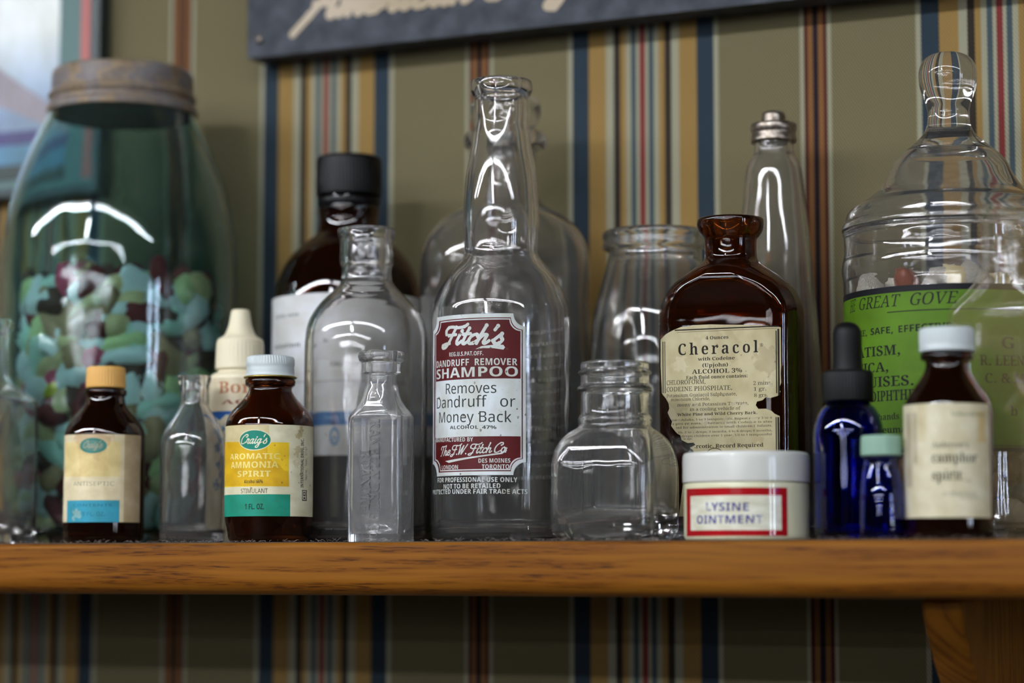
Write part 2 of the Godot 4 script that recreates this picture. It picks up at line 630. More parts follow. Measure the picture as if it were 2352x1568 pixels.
# ------------------------------------------------------------------ lamps of the shop ceiling
func make_lamps() -> void:
	var y := CEILING - 0.12
	var spots := []
	for row in [1.3, 3.4, 5.5, 7.6, 9.8, 12.0, 14.2, 16.4]:
		for x in [-1.32, 1.12]:
			spots.append([Vector3(x, y, row), 0.0])
	spots.append([Vector3(-0.1, y, 2.3), PI / 2])
	var say := ["first", "second", "third", "fourth", "fifth", "sixth", "seventh", "eighth"]
	for i in spots.size():
		var row := mini(i / 2, 7)
		var label: String = "%s fluorescent ceiling fitting, %s row from the striped wall" % ["left" if i % 2 == 0 else "right", say[row]]
		if i == spots.size() - 1:
			label = "short fluorescent ceiling fitting running away from the striped wall"
		var len: float = 2.36 if spots[i][1] == 0.0 else 1.2
		var o := thing("ceiling_light", label, "ceiling light", spots[i][0])
		o.rotation.y = spots[i][1]
		part(o, "housing", box_mesh(Vector3(-len / 2, 0.012, -0.07), Vector3(len / 2, 0.12, 0.07)), M.housing)
		part(o, "lamp_tube", box_mesh(Vector3(-len / 2 + 0.02, -0.01, -0.035), Vector3(len / 2 - 0.02, 0.012, 0.035)), M.tube)
		var l := AreaLight3D.new()
		l.name = "lamp_glow"
		l.area_size = Vector2(len - 0.04, 0.07)
		l.rotation.x = -PI / 2
		l.position = Vector3(0, -0.014, 0)
		l.light_color = Color(0.95, 0.97, 1.0)
		l.light_energy = LAMP * (0.5 if i == spots.size() - 1 else (1.55 if i % 2 == 0 else 0.45)) * (0.3 if spots[i][0].z > 9.0 else (0.7 if spots[i][0].z > 5.0 else 1.0))
		l.area_range = 30.0
		l.area_attenuation = 2.0
		l.shadow_enabled = true
		o.add_child(l)

const CEILING := 2.66
const LAMP := 0.19

# ------------------------------------------------------------------ the room
func make_room() -> void:
	struct("floor", box_mesh(Vector3(-5.1, -0.1, -0.1), Vector3(4.1, 0.0, 18.1)), M.floor)
	struct("ceiling", box_mesh(Vector3(-5.1, CEILING, -0.1), Vector3(4.1, CEILING + 0.1, 18.1)), M.ceiling)
	struct("wall_left", box_mesh(Vector3(-5.1, 0, 0), Vector3(-5.0, CEILING, 18)), M.plaster)
	struct("wall_front", box_mesh(Vector3(-5.1, 0, 18.0), Vector3(4.1, CEILING, 18.1)), M.plaster)
	# the right wall has a tall shop window that lets daylight in
	var st := SurfaceTool.new()
	st.begin(Mesh.PRIMITIVE_TRIANGLES)
	for b in [[0.0, CEILING, 0.0, 1.50], [0.0, CEILING, 1.74, 2.10], [0.0, CEILING, 2.34, 18.0], [0.0, 1.58, 1.50, 1.74], [0.0, 1.58, 2.10, 2.34], [2.4, CEILING, 1.50, 1.74], [2.4, CEILING, 2.10, 2.34]]:
		st.append_from(box_mesh(Vector3(4.0, b[0], b[2]), Vector3(4.1, b[1], b[3])), 0, Transform3D())
	struct("wall_right", st.commit(), M.plaster)
	var pane := solid(Color(1, 1, 1, 0.05), 0.0)
	pane.transparency = BaseMaterial3D.TRANSPARENCY_ALPHA
	for w in 2:
		var z := 1.50 + 0.60 * w
		var win := Node3D.new()
		win.name = "window_%d" % (w + 1)
		win.set_meta("kind", "structure")
		add_child(win)
		for i in 2:
			part(win, "stile", box_mesh(Vector3(4.02, 1.58, z + i * 0.215), Vector3(4.08, 2.4, z + 0.025 + i * 0.215)), M.housing)
		for i in 6:
			part(win, "rail", box_mesh(Vector3(4.02, 1.58 + i * 0.159, z), Vector3(4.08, 1.605 + i * 0.159, z + 0.24)), M.housing)
		part(win, "pane", box_mesh(Vector3(4.045, 1.58, z), Vector3(4.049, 2.4, z + 0.24)), pane)

func make_wall_cloth() -> void:
	# woven striped cloth: one repeat is 160.4 mm; offsets in mm from the middle of the red stripe, then from the middle of the dark pair
	var khaki := Color(0.425, 0.393, 0.290)
	var cream := Color(0.575, 0.560, 0.475)
	var gold := Color(0.550, 0.440, 0.255)
	var blue := Color(0.175, 0.220, 0.255)
	var dark := Color(0.200, 0.175, 0.150)
	var teal := Color(0.265, 0.315, 0.330)
	var red := Color(0.460, 0.200, 0.190)
	var navy := Color(0.145, 0.120, 0.145)
	var orange := Color(0.480, 0.335, 0.200)
	var maroon := Color(0.290, 0.130, 0.125)
	var bands := [[1.35, red], [3.0, cream], [5.4, teal], [7.9, cream], [10.6, gold], [13.7, dark], [17.5, cream], [25.8, gold], [33.7, blue], [35.9, cream]]
	var pair := [[1.17, navy], [3.5, orange], [4.9, maroon], [5.3, khaki], [7.0, cream]]
	var W := 2048
	var Hh := 256
	var rows := PackedColorArray()
	for x in W:
		var mm := 160.4 * (x + 0.5) / W
		var e := absf(mm - 80.2)          # the red stripe stands at the middle of the tile
		var c := khaki
		if e < 35.9:
			for b in bands:
				if e < b[0]:
					c = b[1]
					break
		else:
			for b in pair:
				if 80.2 - e < b[0]:
					c = b[1]
					break
		rows.append(c)
	var im := Image.create_empty(W, Hh, false, Image.FORMAT_RGB8)
	var nz := FastNoiseLite.new()
	nz.frequency = 0.11
	for y in Hh:
		for x in W:
			var c := rows[x]
			var tw := sin(TAU * (126.0 * x / W - 10.0 * y / Hh))
			var f := 1.0 + 0.2 * tw + 0.06 * nz.get_noise_2d(x, y * 3)
			im.set_pixel(x, y, Color(c.r * f, c.g * f, c.b * f))
	var m := solid(Color(1, 1, 1), 0.85, 0.25)
	m.albedo_texture = ImageTexture.create_from_image(im)
	m.uv1_triplanar = false
	m.uv1_scale = Vector3(1.0 / 0.1604, 1.0 / 0.02005, 1)
	m.uv1_offset = Vector3(0.5 - 0.0472 / 0.1604, 0, 0)
	struct("wall_back", box_mesh(Vector3(-5.0, 0, -0.1), Vector3(4.1, CEILING, 0.0)), m)

# ------------------------------------------------------------------ the shelf and its bracket
func make_shelf() -> void:
	var shelf := thing("wall_shelf", "stained oak wall shelf with a rounded front edge carrying all the bottles", "shelf", Vector3(0, TOP, 0))
	# the section of the board, run along x: top back, top front, rounded nose, underside
	var sec := PackedVector2Array()
	var t := 20.5
	sec.append(Vector2(1, 0))
	for i in 7:
		var a := PI / 2 * i / 6.0
		sec.append(Vector2(SHELF_DEPTH * 1000 - 2.0 + 2.0 * sin(a), -2.0 + 2.0 * cos(a)))
	for i in 9:
		var a := PI / 2 * i / 8.0
		sec.append(Vector2(SHELF_DEPTH * 1000 - 7.0 + 7.0 * cos(a), -t + 7.0 - 7.0 * sin(a)))
	sec.append(Vector2(1, -t))
	part(shelf, "board", run_along(sec, -0.95, 0.2475, 0.26), M.wood).position.y = -0.0003
	part(shelf, "dust_film", box_mesh(Vector3(-0.95, -0.0004, 0.001), Vector3(0.2465, 0.0, 0.1555)), solid(Color(0.34, 0.29, 0.25), 0.95, 0.1), "grey film of dust on the shelf top")
	# bracket: a shaped board under the shelf
	var br := thing("shelf_bracket", "oak scroll bracket holding the right end of the shelf", "bracket", Vector3(0.209706, TOP - 0.0205, 0))
	var side := PackedVector2Array()
	side.append(Vector2(1, -0.1))
	side.append(Vector2(133, -0.1))
	for i in 15:
		var u := i / 14.0
		side.append(Vector2(136.0 - 78.0 * pow(u, 1.5), -2.0 - 62.0 * u))
	for i in 10:
		var u := i / 9.0
		side.append(Vector2(58.0 - 30.0 * sin(u * PI / 2), -64.0 - 60.0 * u))
	side.append(Vector2(1, -128))
	var wm: StandardMaterial3D = M.wood.duplicate()
	wm.uv1_triplanar = false
	part(br, "bracket_board", bevelled_board(side, 7.2, 1.6), wm)

func run_along(sec: PackedVector2Array, x0: float, x1: float, tex: float) -> ArrayMesh:
	var st := SurfaceTool.new()
	st.begin(Mesh.PRIMITIVE_TRIANGLES)
	var along := 0.0
	var n := sec.size()
	var len := [0.0]
	for i in range(1, n + 1):
		len.append(len[-1] + sec[i % n].distance_to(sec[i - 1]) * MM)
	for i in n:
		var a := sec[i]
		var b := sec[(i + 1) % n]
		st.set_smooth_group(0 if i > 0 and i < n - 2 else -1)
		var q := []
		for e in [[x0, a, len[i]], [x1, a, len[i]], [x1, b, len[i + 1]], [x0, b, len[i + 1]]]:
			q.append([Vector3(e[0], e[1].y * MM, e[1].x * MM), Vector2(e[0] / 0.60 + 0.46, e[2] / 0.075)])
		for k in [0, 1, 2, 0, 2, 3]:
			st.set_uv(q[k][1])
			st.add_vertex(q[k][0])
	var tri := Geometry2D.triangulate_polygon(sec)
	st.set_smooth_group(-1)
	for e in 2:
		for i in range(0, tri.size(), 3):
			for k in ([0, 1, 2] if e == 0 else [0, 2, 1]):
				var p := sec[tri[i + k]] * MM
				st.set_uv(Vector2(p.x / 0.30, p.y / 0.075))
				st.add_vertex(Vector3(x1 if e == 0 else x0, p.y, p.x))
	st.generate_normals()
	return st.commit()

# an upright board cut to an outline (z, y in mm), half mm thick each way, its edges rounded over
func bevelled_board(outline: PackedVector2Array, half: float, bev: float) -> ArrayMesh:
	var inner := Geometry2D.offset_polygon(outline, -bev)
	var st := SurfaceTool.new()
	st.begin(Mesh.PRIMITIVE_TRIANGLES)
	var n := outline.size()
	var c := Vector2.ZERO
	for p in outline:
		c += p / n
	var rings := []
	for e in [[-half, bev], [-half + bev * 0.3, bev * 0.3], [-half + bev, 0.0], [half - bev, 0.0], [half - bev * 0.3, bev * 0.3], [half, bev]]:
		var r := PackedVector3Array()
		for i in n:
			var a := (outline[i] - outline[(i + n - 1) % n]).normalized()
			var b := (outline[(i + 1) % n] - outline[i]).normalized()
			var nn := (Vector2(a.y, -a.x) + Vector2(b.y, -b.x)).normalized()
			var p := outline[i]
			var q: Vector2 = p - nn * e[1]
			if (q - c).length() > (p - c).length():
				q = p + nn * e[1]
			r.append(Vector3(e[0], q.y, q.x) * MM)
		rings.append(r)
	for i in rings.size() - 1:
		for j in n:
			var k := (j + 1) % n
			for v in [rings[i][j], rings[i + 1][j], rings[i][k], rings[i][k], rings[i + 1][j], rings[i + 1][k]]:
				st.set_uv(Vector2(v.y / 0.3 + 0.3, (v.z + v.x) / 0.075))
				st.add_vertex(v)
	for e in [0, rings.size() - 1]:
		var flat := PackedVector2Array()
		for v in rings[e]:
			flat.append(Vector2(v.z, v.y))
		var tri := Geometry2D.triangulate_polygon(flat)
		st.set_smooth_group(-1)
		for i in range(0, tri.size(), 3):
			for k in ([0, 1, 2] if e else [0, 2, 1]):
				var v: Vector3 = rings[e][tri[i + k]]
				st.set_uv(Vector2(v.y / 0.3 + 0.3, v.z / 0.075))
				st.add_vertex(v)
	st.generate_normals()
	return st.commit()

# ------------------------------------------------------------------ sign and framed print on the wall
func make_wall_things() -> void:
	var w := 430
	var h := 120.0
	var board := thing("wall_sign", "dark slate coloured sign with cream brush lettering hung on the striped wall", "sign", Vector3(-0.146075, 1.98092, 0.0))
	board.rotation.z = 0.00662116
	part(board, "sign_board", box_mesh(Vector3(0, 0, 0.002), Vector3(w * MM, h * MM, 0.018)), slate())
	var p := Print.new(w, h, 6.0, Color(0, 0, 0, 0))
	var ink := Color(0.80, 0.74, 0.66)
	script_text(p, "American", 24.5759, 16.1382, 118.37, 8.73937, 4.6, ink, 0.35, 0.0, 0.2)
	script_text(p, "Drug", 118.37 + 7.0, 16.1382, 118.37 + 50.0, 8.73937, 4.6, ink, 0.35, 0.0, 0.2)
	var lm := paper(p, 0.7, true)
	var face := PlaneMesh.new()
	face.size = Vector2(w, h) * MM
	face.orientation = PlaneMesh.FACE_Z
	var lt := part(board, "lettering", face, lm, "cream brush script lettering")
	lt.position = Vector3(w * MM / 2, h * MM / 2, 0.0182)
	for q in [[6.5, 8.5], [w - 7.0, 8.0]]:
		var sc := part(board, "screw", turned([[0, 2.2], [1.0, 2.1], [1.6, 1.4], [1.8, 0.01]], 20), M.tin, "dull metal screw head")
		sc.rotation.x = PI / 2
		sc.position = Vector3(q[0] * MM, q[1] * MM, 0.018)
	# framed print at the left edge
	var fr := thing("framed_print", "framed pale blue print with a teal mat behind the big teal jar", "picture", Vector3(-0.234514, 1.92832, 0))
	var dark := solid(Color(0.10, 0.17, 0.18), 0.4)
	var mat := solid(Color(0.36, 0.47, 0.46), 0.6)
	var line := solid(Color(0.75, 0.42, 0.40), 0.6)
	part(fr, "mount", box_mesh(Vector3(-0.15, 0, 0.002), Vector3(-0.004, 0.26, 0.006)), mat)
	part(fr, "frame", box_mesh(Vector3(-0.004, 0, 0.002), Vector3(0.0, 0.26, 0.011)), dark)
	part(fr, "frame", box_mesh(Vector3(-0.15, -0.004, 0.002), Vector3(0.0, 0.0, 0.011)), dark)
	part(fr, "mat_line", box_mesh(Vector3(-0.0135, 0.004, 0.006), Vector3(-0.0085, 0.26, 0.0065)), line, "pink line round the mat")
	var pic := Print.new(120, 250, 4.0, Color(0.62, 0.70, 0.80))
	for i in 60:
		pic.rect(0, 34.0 + i, 120, 35.2 + i, Color(0.52, 0.62, 0.76).lerp(Color(0.93, 0.96, 0.97), clampf(i / 42.0, 0, 1)))
	pic.rect(0, 94, 120, 250, Color(0.93, 0.96, 0.97))
	pic.rect(0, 24, 120, 34, Color(0.52, 0.60, 0.72))
	pic.poly(PackedVector2Array([Vector2(60, 74), Vector2(120, 34), Vector2(120, 24), Vector2(60, 48)]), Color(0.60, 0.57, 0.62))
	pic.rect(0, 17.5, 120, 25, Color(0.28, 0.27, 0.50))
	pic.rect(0, 8, 120, 18, Color(0.36, 0.56, 0.70))
	pic.rect(0, 0, 120, 8, Color(0.22, 0.28, 0.28))
	var pf := PlaneMesh.new()
	pf.size = Vector2(0.12, 0.25)
	pf.orientation = PlaneMesh.FACE_Z
	var pp := part(fr, "picture_sheet", pf, paper(pic, 0.25))
	pp.position = Vector3(-0.0265 - 0.06, 0.13, 0.0063)

func slate() -> StandardMaterial3D:
	var m := solid(Color(1, 1, 1), 0.65, 0.4)
	m.albedo_texture = noise_texture(0.02, 256, Color(0.16, 0.175, 0.20), Color(0.31, 0.325, 0.36), 5, 21)
	m.uv1_triplanar = true
	m.uv1_scale = Vector3(12, 12, 12)
	return m

# ------------------------------------------------------------------ the bottles
func on_shelf(called: String, label: String, category: String, x: float, z: float, group := "") -> Node3D:
	return thing(called, label, category, Vector3(x, TOP, z), group)

func make_bottles() -> void:
	var sb := on_shelf("shampoo_bottle", "tall clear glass shampoo bottle with a maroon and white printed plate and long bulged neck", "bottle", 0.0256, 0.1080)
	part(sb, "glass_body", vessel([[0.0, 25.84], [1.2, 27.24], [4.0, 27.95], [16.6, 27.98], [60.4, 28.11], [85.2, 28.18], [92.3, 27.85], [95.8, 27.33], [99.4, 26.02], [103.8, 24.00], [108.2, 21.36], [111.4, 18.90], [113.9, 16.78], [115.7, 15.46], [117.7, 15.02], [121.6, 15.12], [127.9, 15.48], [137.7, 15.32], [150.2, 14.19], [162.8, 12.07], [171.8, 11.20], [178.1, 11.03], [180.8, 11.12], [181.7, 11.74], [183.0, 12.46], [184.8, 12.72], [186.6, 12.64], [187.5, 12.37], [187.9, 11.39]], 2.6, 3.5, 112, 4, 3.0), M.clear)
	var pa := Print.new(48.70, 72.68, 21.0, Color(0, 0, 0, 0))
	pa.poly(hollow_plate(1.36, 8.38, 47.84, 71.81, 5.05), Color(0.8, 0.83, 0.85))
	pa.poly(hollow_plate(3.24, 9.88, 46.56, 70.21, 4.76), Color(0.33, 0.045, 0.06))
	pa.poly(hollow_plate(4.49, 10.28, 46.14, 69.80, 4.56), Color(0.8, 0.83, 0.85))
	pa.poly(hollow_plate(5.06, 10.78, 45.67, 69.35, 4.46), Color(0.33, 0.045, 0.06))
	pa.rect(5.20, 23.46, 45.78, 46.12, Color(0.8, 0.83, 0.85))
	pa.rect(3.08, 24.40, 4.34, 56.62, Color(0.33, 0.045, 0.06))
	pa.rect(46.13, 17.46, 46.57, 60.10, Color(0.33, 0.045, 0.06))
	script_text(pa, "Fitch's", 10.89, 60.42, 38.41, 3.57, 1.58, Color(0.78, 0.8, 0.8), 0.30, -0.54, 0.22)
	pa.poly(PackedVector2Array([Vector2(27.65, 57.84), Vector2(30.19, 58.97), Vector2(34.80, 59.39), Vector2(38.81, 59.38), Vector2(39.52, 58.38), Vector2(38.81, 57.47), Vector2(34.80, 58.08), Vector2(30.71, 58.15)]), Color(0.78, 0.8, 0.8))
	letters(pa, "REG.U.S.PAT.OFF.", "sb", 15.04, 55.49, 30.92, 1.63, Color(0.78, 0.8, 0.8), 0.00, 0.0, -0.11)
	letters(pa, "DANDRUFF  REMOVER", "sb", 5.78, 51.63, 44.38, 2.66, Color(0.78, 0.8, 0.8), 0.00, 0.0, -0.23)
	letters(pa, "SHAMPOO", "sb", 5.82, 47.03, 44.59, 3.89, Color(0.78, 0.8, 0.8), 0.00, 0.0, -0.05)
	letters(pa, "Removes", "s", 13.06, 40.75, 36.12, 4.06, Color(0.2, 0.2, 0.19), 0.00, 0.0, -0.25)
	letters(pa, "Dandruff   or", "s", 6.16, 35.37, 43.56, 4.28, Color(0.2, 0.2, 0.19), 0.00, 0.0, -0.30)
	letters(pa, "Money Back", "s", 8.29, 29.55, 42.04, 4.17, Color(0.2, 0.2, 0.19), 0.00, 0.0, -0.55)
	letters(pa, "ALCOHOL  47%", "sb", 15.60, 26.77, 36.13, 1.31, Color(0.2, 0.2, 0.19), 0.00, 0.0, -0.39)
	letters(pa, "MANUFACTURED BY", "sb", 5.49, 21.98, 26.73, 1.63, Color(0.78, 0.8, 0.8), 0.00, 0.0, -0.37)
	script_text(pa, "The F.W. Fitch Co.", 9.61, 16.42, 40.23, 1.87, 0.61, Color(0.78, 0.8, 0.8), 0.30, 0.98, 0.35)
	pa.poly(PackedVector2Array([Vector2(12.60, 14.29), Vector2(14.98, 13.50), Vector2(28.68, 15.37), Vector2(38.33, 16.60), Vector2(40.23, 17.90), Vector2(40.08, 19.00), Vector2(39.58, 17.90), Vector2(37.83, 17.10), Vector2(28.67, 15.97), Vector2(14.98, 14.51)]), Color(0.78, 0.8, 0.8))
	letters(pa, "DES MOINES", "sb", 29.00, 13.25, 41.58, 1.60, Color(0.78, 0.8, 0.8), 0.00, 0.0, 0.00)
	letters(pa, "TORONTO", "sb", 30.36, 10.84, 41.13, 1.70, Color(0.78, 0.8, 0.8), 0.00, 0.0, 0.00)
	letters(pa, "LONDON", "sb", 10.41, 11.03, 19.87, 1.62, Color(0.78, 0.8, 0.8), 0.00, 0.0, -0.08)
	letters(pa, "FOR PROFESSIONAL USE ONLY", "sb", 7.11, 5.99, 44.37, 1.82, Color(0.78, 0.8, 0.8), 0.00, 0.0, -0.32)
	letters(pa, "NOT TO BE RETAILED", "sb", 11.71, 3.34, 37.74, 1.81, Color(0.78, 0.8, 0.8), 0.00, 0.0, 0.00)
	letters(pa, "PROTECTED UNDER FAIR TRADE ACTS", "sb", 1.49, 1.40, 48.46, 1.83, Color(0.78, 0.8, 0.8), 0.00, 0.0, -0.37)
	pa.specks(150, Color(0.30, 0.26, 0.2), 0.1, 0.55, rng)
	part(sb, "printed_plate", sheet([28.18], -26.28, 22.42, 17.51, 90.19, 0.06, 56), paper(pa, 0.50, true), "maroon and white printed plate on the glass")
	part(sb, "back_print", sheet([28.18], 55.09, 109.20, 20.0, 91.0, 0.06, 40), paper(back_print(), 0.5, true), "rows of tiny white lettering on the back")
	var am := on_shelf("amber_bottle", "small amber bottle with white cap and yellow-green label reading AROMATIC AMMONIA SPIRIT", "bottle", -0.0633, 0.1390)
	part(am, "glass_body", vessel([[0.0, 14.78], [0.8, 15.83], [1.9, 16.36], [5.2, 16.90], [8.9, 17.61], [12.4, 17.84], [34.4, 17.88], [45.9, 17.91], [48.2, 17.68], [50.3, 17.15], [52.6, 15.92], [55.1, 13.62], [57.4, 11.50], [59.2, 10.09], [61.0, 9.03], [62.2, 8.76], [62.9, 9.03], [63.5, 9.92], [64.7, 10.27], [65.8, 10.10], [66.3, 9.21], [68.1, 8.86], [73.4, 8.86]], 1.8, 2.5, 96, 4, 1.5), M.amber)
	part(am, "screw_cap", turned([[67.0, 9.21], [66.7, 10.63], [67.0, 10.72], [67.4, 10.27], [67.7, 9.74], [68.8, 9.83], [70.2, 9.66], [71.1, 9.57], [71.6, 9.78], [72.4, 9.84], [74.1, 9.75], [75.0, 9.48], [75.4, 8.86], [75.6, 7.80], [75.5, 7.09], [75.6, 0.00]], 96, 1, 54, 0.35, 72.5, 75.2), M.white_paint, "white ribbed metal screw cap")
	part(am, "cap_rim", turned([[66.6, 8.86], [66.4, 10.63], [66.7, 10.81], [67.1, 10.81], [67.3, 10.27]], 64), M.gold_metal, "brassy metal rim")
	var pb := Print.new(50.55, 36.39, 22.0, Color(0.87, 0.85, 0.74))
	pb.rect(-1.03, 11.73, 34.67, 29.30, Color(0.92, 0.78, 0.13))
	pb.poly(PackedVector2Array([Vector2(-1.03, 12.35), Vector2(-1.03, 30.16), Vector2(25.82, 29.27), Vector2(25.99, 25.09), Vector2(27.87, 21.79), Vector2(30.55, 20.49), Vector2(32.63, 18.20), Vector2(34.64, 17.91), Vector2(34.85, 11.81)]), Color(0.85, 0.68, 0.09))
	pb.poly(PackedVector2Array([Vector2(-1.03, 30.22), Vector2(-1.03, 37.21), Vector2(26.40, 36.24), Vector2(26.57, 33.05), Vector2(25.81, 29.33)]), Color(0.82, 0.77, 0.6))
	pb.oval(20.46, 30.29, 7.03, 4.19, Color(0.87, 0.85, 0.74))
	pb.oval(20.46, 30.29, 6.64, 3.85, Color(0.07, 0.5, 0.42))
	script_text(pb, "Craig's", 14.75, 28.88, 25.56, 1.80, 0.53, Color(0.85, 0.85, 0.75), 0.30, 0.00, 0.35)
	letters(pb, "AROMATIC", "sb", 7.76, 22.70, 30.87, 2.27, Color(0.93, 0.86, 0.55), 0.00, 0.0, 0.00)
	letters(pb, "AMMONIA", "sb", 8.52, 19.22, 30.23, 2.47, Color(0.93, 0.86, 0.55), 0.00, 0.0, 0.00)
	letters(pb, "SPIRIT", "sb", 12.82, 15.70, 27.27, 2.33, Color(0.93, 0.86, 0.55), 0.00, 0.0, 0.00)
	letters(pb, "Alcohol 66%", "sb", 16.21, 13.08, 24.20, 1.39, Color(0.22, 0.2, 0.08), 0.00, 0.0, 0.00)
	letters(pb, "STIMULANT", "s", 14.70, 9.18, 26.15, 1.79, Color(0.2, 0.19, 0.17), 0.00, 0.0, 0.00)
	pb.rect(-1.03, -1.01, 35.40, 8.69, Color(0.1, 0.56, 0.47))
	letters(pb, "1 FL. OZ.", "sb", 16.74, 2.76, 24.77, 2.18, Color(0.1, 0.16, 0.15), 0.00, 0.0, 0.00)
	letters(pb, "INTERNATIONAL DRUG, INC.", "sb", 42.06, 11.58, 61.62, 1.66, Color(0.1, 0.1, 0.15), 0.0, 90)
	letters(pb, "Smyrna, Tenn. 37167", "mb", 44.38, 14.52, 57.75, 1.40, Color(0.13, 0.13, 0.18), 0.0, 90)
	pb.rect(41.33, 6.27, 44.44, 10.60, Color(0.1, 0.1, 0.16))
	pb.rect(41.72, 6.67, 43.84, 10.26, Color(0.87, 0.85, 0.74))
	pb.rect(42.13, 7.00, 43.42, 7.73, Color(0.1, 0.1, 0.16))
	pb.rect(42.01, 8.13, 43.50, 9.86, Color(0.1, 0.1, 0.16))
	pb.rect(42.42, 8.60, 43.05, 9.46, Color(0.87, 0.85, 0.74))
	pb.blot(39.42, 32.70, 1.74, Color(0.62, 0.54, 0.36), 0.50, 0.50, 4)
	pb.blot(38.63, 26.00, 1.87, Color(0.66, 0.58, 0.4), 0.45, 0.50, 6)
	pb.blot(37.86, 20.65, 1.60, Color(0.7, 0.62, 0.45), 0.35, 0.50, 8)
	pb.blot(40.77, 34.77, 1.20, Color(0.55, 0.47, 0.3), 0.50, 0.50, 3)
	pb.specks(40, Color(0.5, 0.42, 0.28), 0.1, 0.5, rng)
	part(am, "label", sheet([17.91], -17.53, 33.02, 10.28, 46.66, 0.12, 48), paper(pb, 0.50, false), "yellow, green and cream paper label")
	var an := on_shelf("amber_bottle", "small amber bottle with tan cap and faded cream antiseptic label before the teal jar", "bottle", -0.1443, 0.1360)
	part(an, "glass_body", vessel([[0.0, 14.60], [1.0, 16.06], [3.0, 16.79], [17.8, 16.82], [43.4, 16.86], [46.2, 16.68], [48.9, 15.77], [52.0, 13.57], [54.8, 11.38], [57.0, 9.54], [59.0, 8.44], [60.9, 7.99], [61.8, 8.08], [62.3, 8.72], [63.6, 8.91], [64.5, 8.63], [65.1, 7.71], [71.0, 7.54]], 1.8, 2.5, 72, 3, 1.5), M.brown)
	part(an, "screw_cap", turned([[65.3, 7.35], [65.1, 8.17], [65.8, 8.27], [69.1, 8.27], [72.8, 8.18], [73.8, 7.91], [74.1, 7.17], [74.2, 0.00]], 96, 1, 40, 0.25, 0.0, 73.0), M.tan_cap, "tan ribbed screw cap")
	var pc := Print.new(41.21, 36.30, 14.0, Color(0.86, 0.81, 0.68))
	pc.rect(1.95, 18.74, 30.00, 33.20, Color(0.88, 0.8, 0.58))
	pc.rect(2.54, 9.36, 30.26, 18.74, Color(0.88, 0.83, 0.7))
	pc.rect(31.72, -0.38, 41.37, 36.67, Color(0.72, 0.64, 0.52))
	pc.blot(17.56, 34.29, 7.98, Color(0.72, 0.58, 0.44), 0.50, 0.40, 5)
	pc.blot(17.72, 25.61, 6.52, Color(0.84, 0.74, 0.52), 0.50, 0.40, 7)
	pc.oval(18.37, 31.54, 5.83, 3.19, Color(0.25, 0.5, 0.47))
	pc.oval(18.37, 31.54, 4.55, 2.17, Color(0.36, 0.52, 0.48))
	script_text(pc, "Craig's", 14.31, 30.69, 22.16, 1.45, 0.44, Color(0.6, 0.6, 0.52), 0.30, 0.00, 0.35)
	letters(pc, "ANTISEPTIC", "s", 9.27, 14.99, 27.45, 1.74, Color(0.58, 0.55, 0.48), 0.00, 0.0, 0.00)
	pc.rect(5.21, -0.22, 29.97, 9.00, Color(0.22, 0.6, 0.71))
	letters(pc, "CONTENTS", "sb", 9.50, 6.46, 26.72, 1.16, Color(0.16, 0.46, 0.56), 0.00, 0.0, 0.00)
	letters(pc, "1 FL. OZ.", "sb", 14.23, 2.53, 23.92, 1.73, Color(0.17, 0.48, 0.58), 0.00, 0.0, 0.00)
	pc.blot(11.57, 3.28, 2.46, Color(0.66, 0.74, 0.72), 0.70, 0.50, 9)
	part(an, "label", sheet([16.86], -13.51, 27.70, 8.61, 44.92, 0.12, 40), paper(pc, 0.60, false), "faded cream and pale blue label")
	var sc := on_shelf("clear_vial", "small plain clear glass bottle between the tan-capped and white-capped amber bottles", "bottle", -0.1064, 0.1270)
	part(sc, "glass_body", vessel([[0.0, 11.96], [2.0, 13.41], [8.6, 13.78], [35.7, 13.82], [43.0, 13.47], [46.7, 12.38], [50.0, 10.38], [53.1, 8.38], [55.8, 6.74], [58.0, 5.83], [60.4, 5.56], [64.0, 5.74], [65.8, 6.20], [67.5, 6.75], [69.0, 7.02], [69.7, 6.84], [70.1, 6.02]], 1.6, 4.0, 72, 3, 2.0), M.old_clear)
	var nz := on_shelf("nozzle_bottle", "cream plastic squeeze bottle with pointed nozzle and blue printed band", "bottle", -0.1001, 0.1005)
	part(nz, "plastic_body", turned([[0.0, 11.86], [2.0, 12.79], [9.0, 12.98], [64.7, 13.05], [70.0, 12.87], [71.7, 12.13], [72.6, 10.82], [73.0, 9.33], [75.0, 9.33]], 72, 2), M.cream_plastic)
	part(nz, "nozzle_cap", turned([[74.5, 8.96], [74.3, 10.27], [75.0, 10.45], [83.5, 10.18], [85.9, 10.00], [87.2, 9.53], [88.2, 7.85], [89.1, 6.73], [91.0, 5.80], [93.8, 4.86], [96.6, 4.40], [98.9, 4.02], [99.8, 3.74], [100.2, 2.81], [100.2, 0.00]], 96, 2, 36, 0.2, 77.0, 88.0), M.cream_plastic, "ribbed cream cap with tapered nozzle")
	var pd := Print.new(35.03, 65.88, 10.0, Color(0.85, 0.8, 0.7))
	letters(pd, "Boric", "tb", 8.49, 59.21, 29.84, 4.96, Color(0.7, 0.47, 0.34), 0.00, 0.0, 0.00)
	letters(pd, "ACID", "tb", 9.91, 54.58, 29.92, 1.84, Color(0.52, 0.22, 0.17), 0.00, 0.0, 0.00)
	pd.rect(-2.46, 49.94, 38.34, 51.49, Color(0.08, 0.33, 0.62))
	pd.poly(PackedVector2Array([Vector2(3.32, 51.17), Vector2(13.15, 50.80), Vector2(9.14, 47.73)]), Color(0.08, 0.33, 0.62))
	pd.poly(PackedVector2Array([Vector2(15.70, 50.78), Vector2(22.82, 50.88), Vector2(19.24, 47.62)]), Color(0.08, 0.33, 0.62))
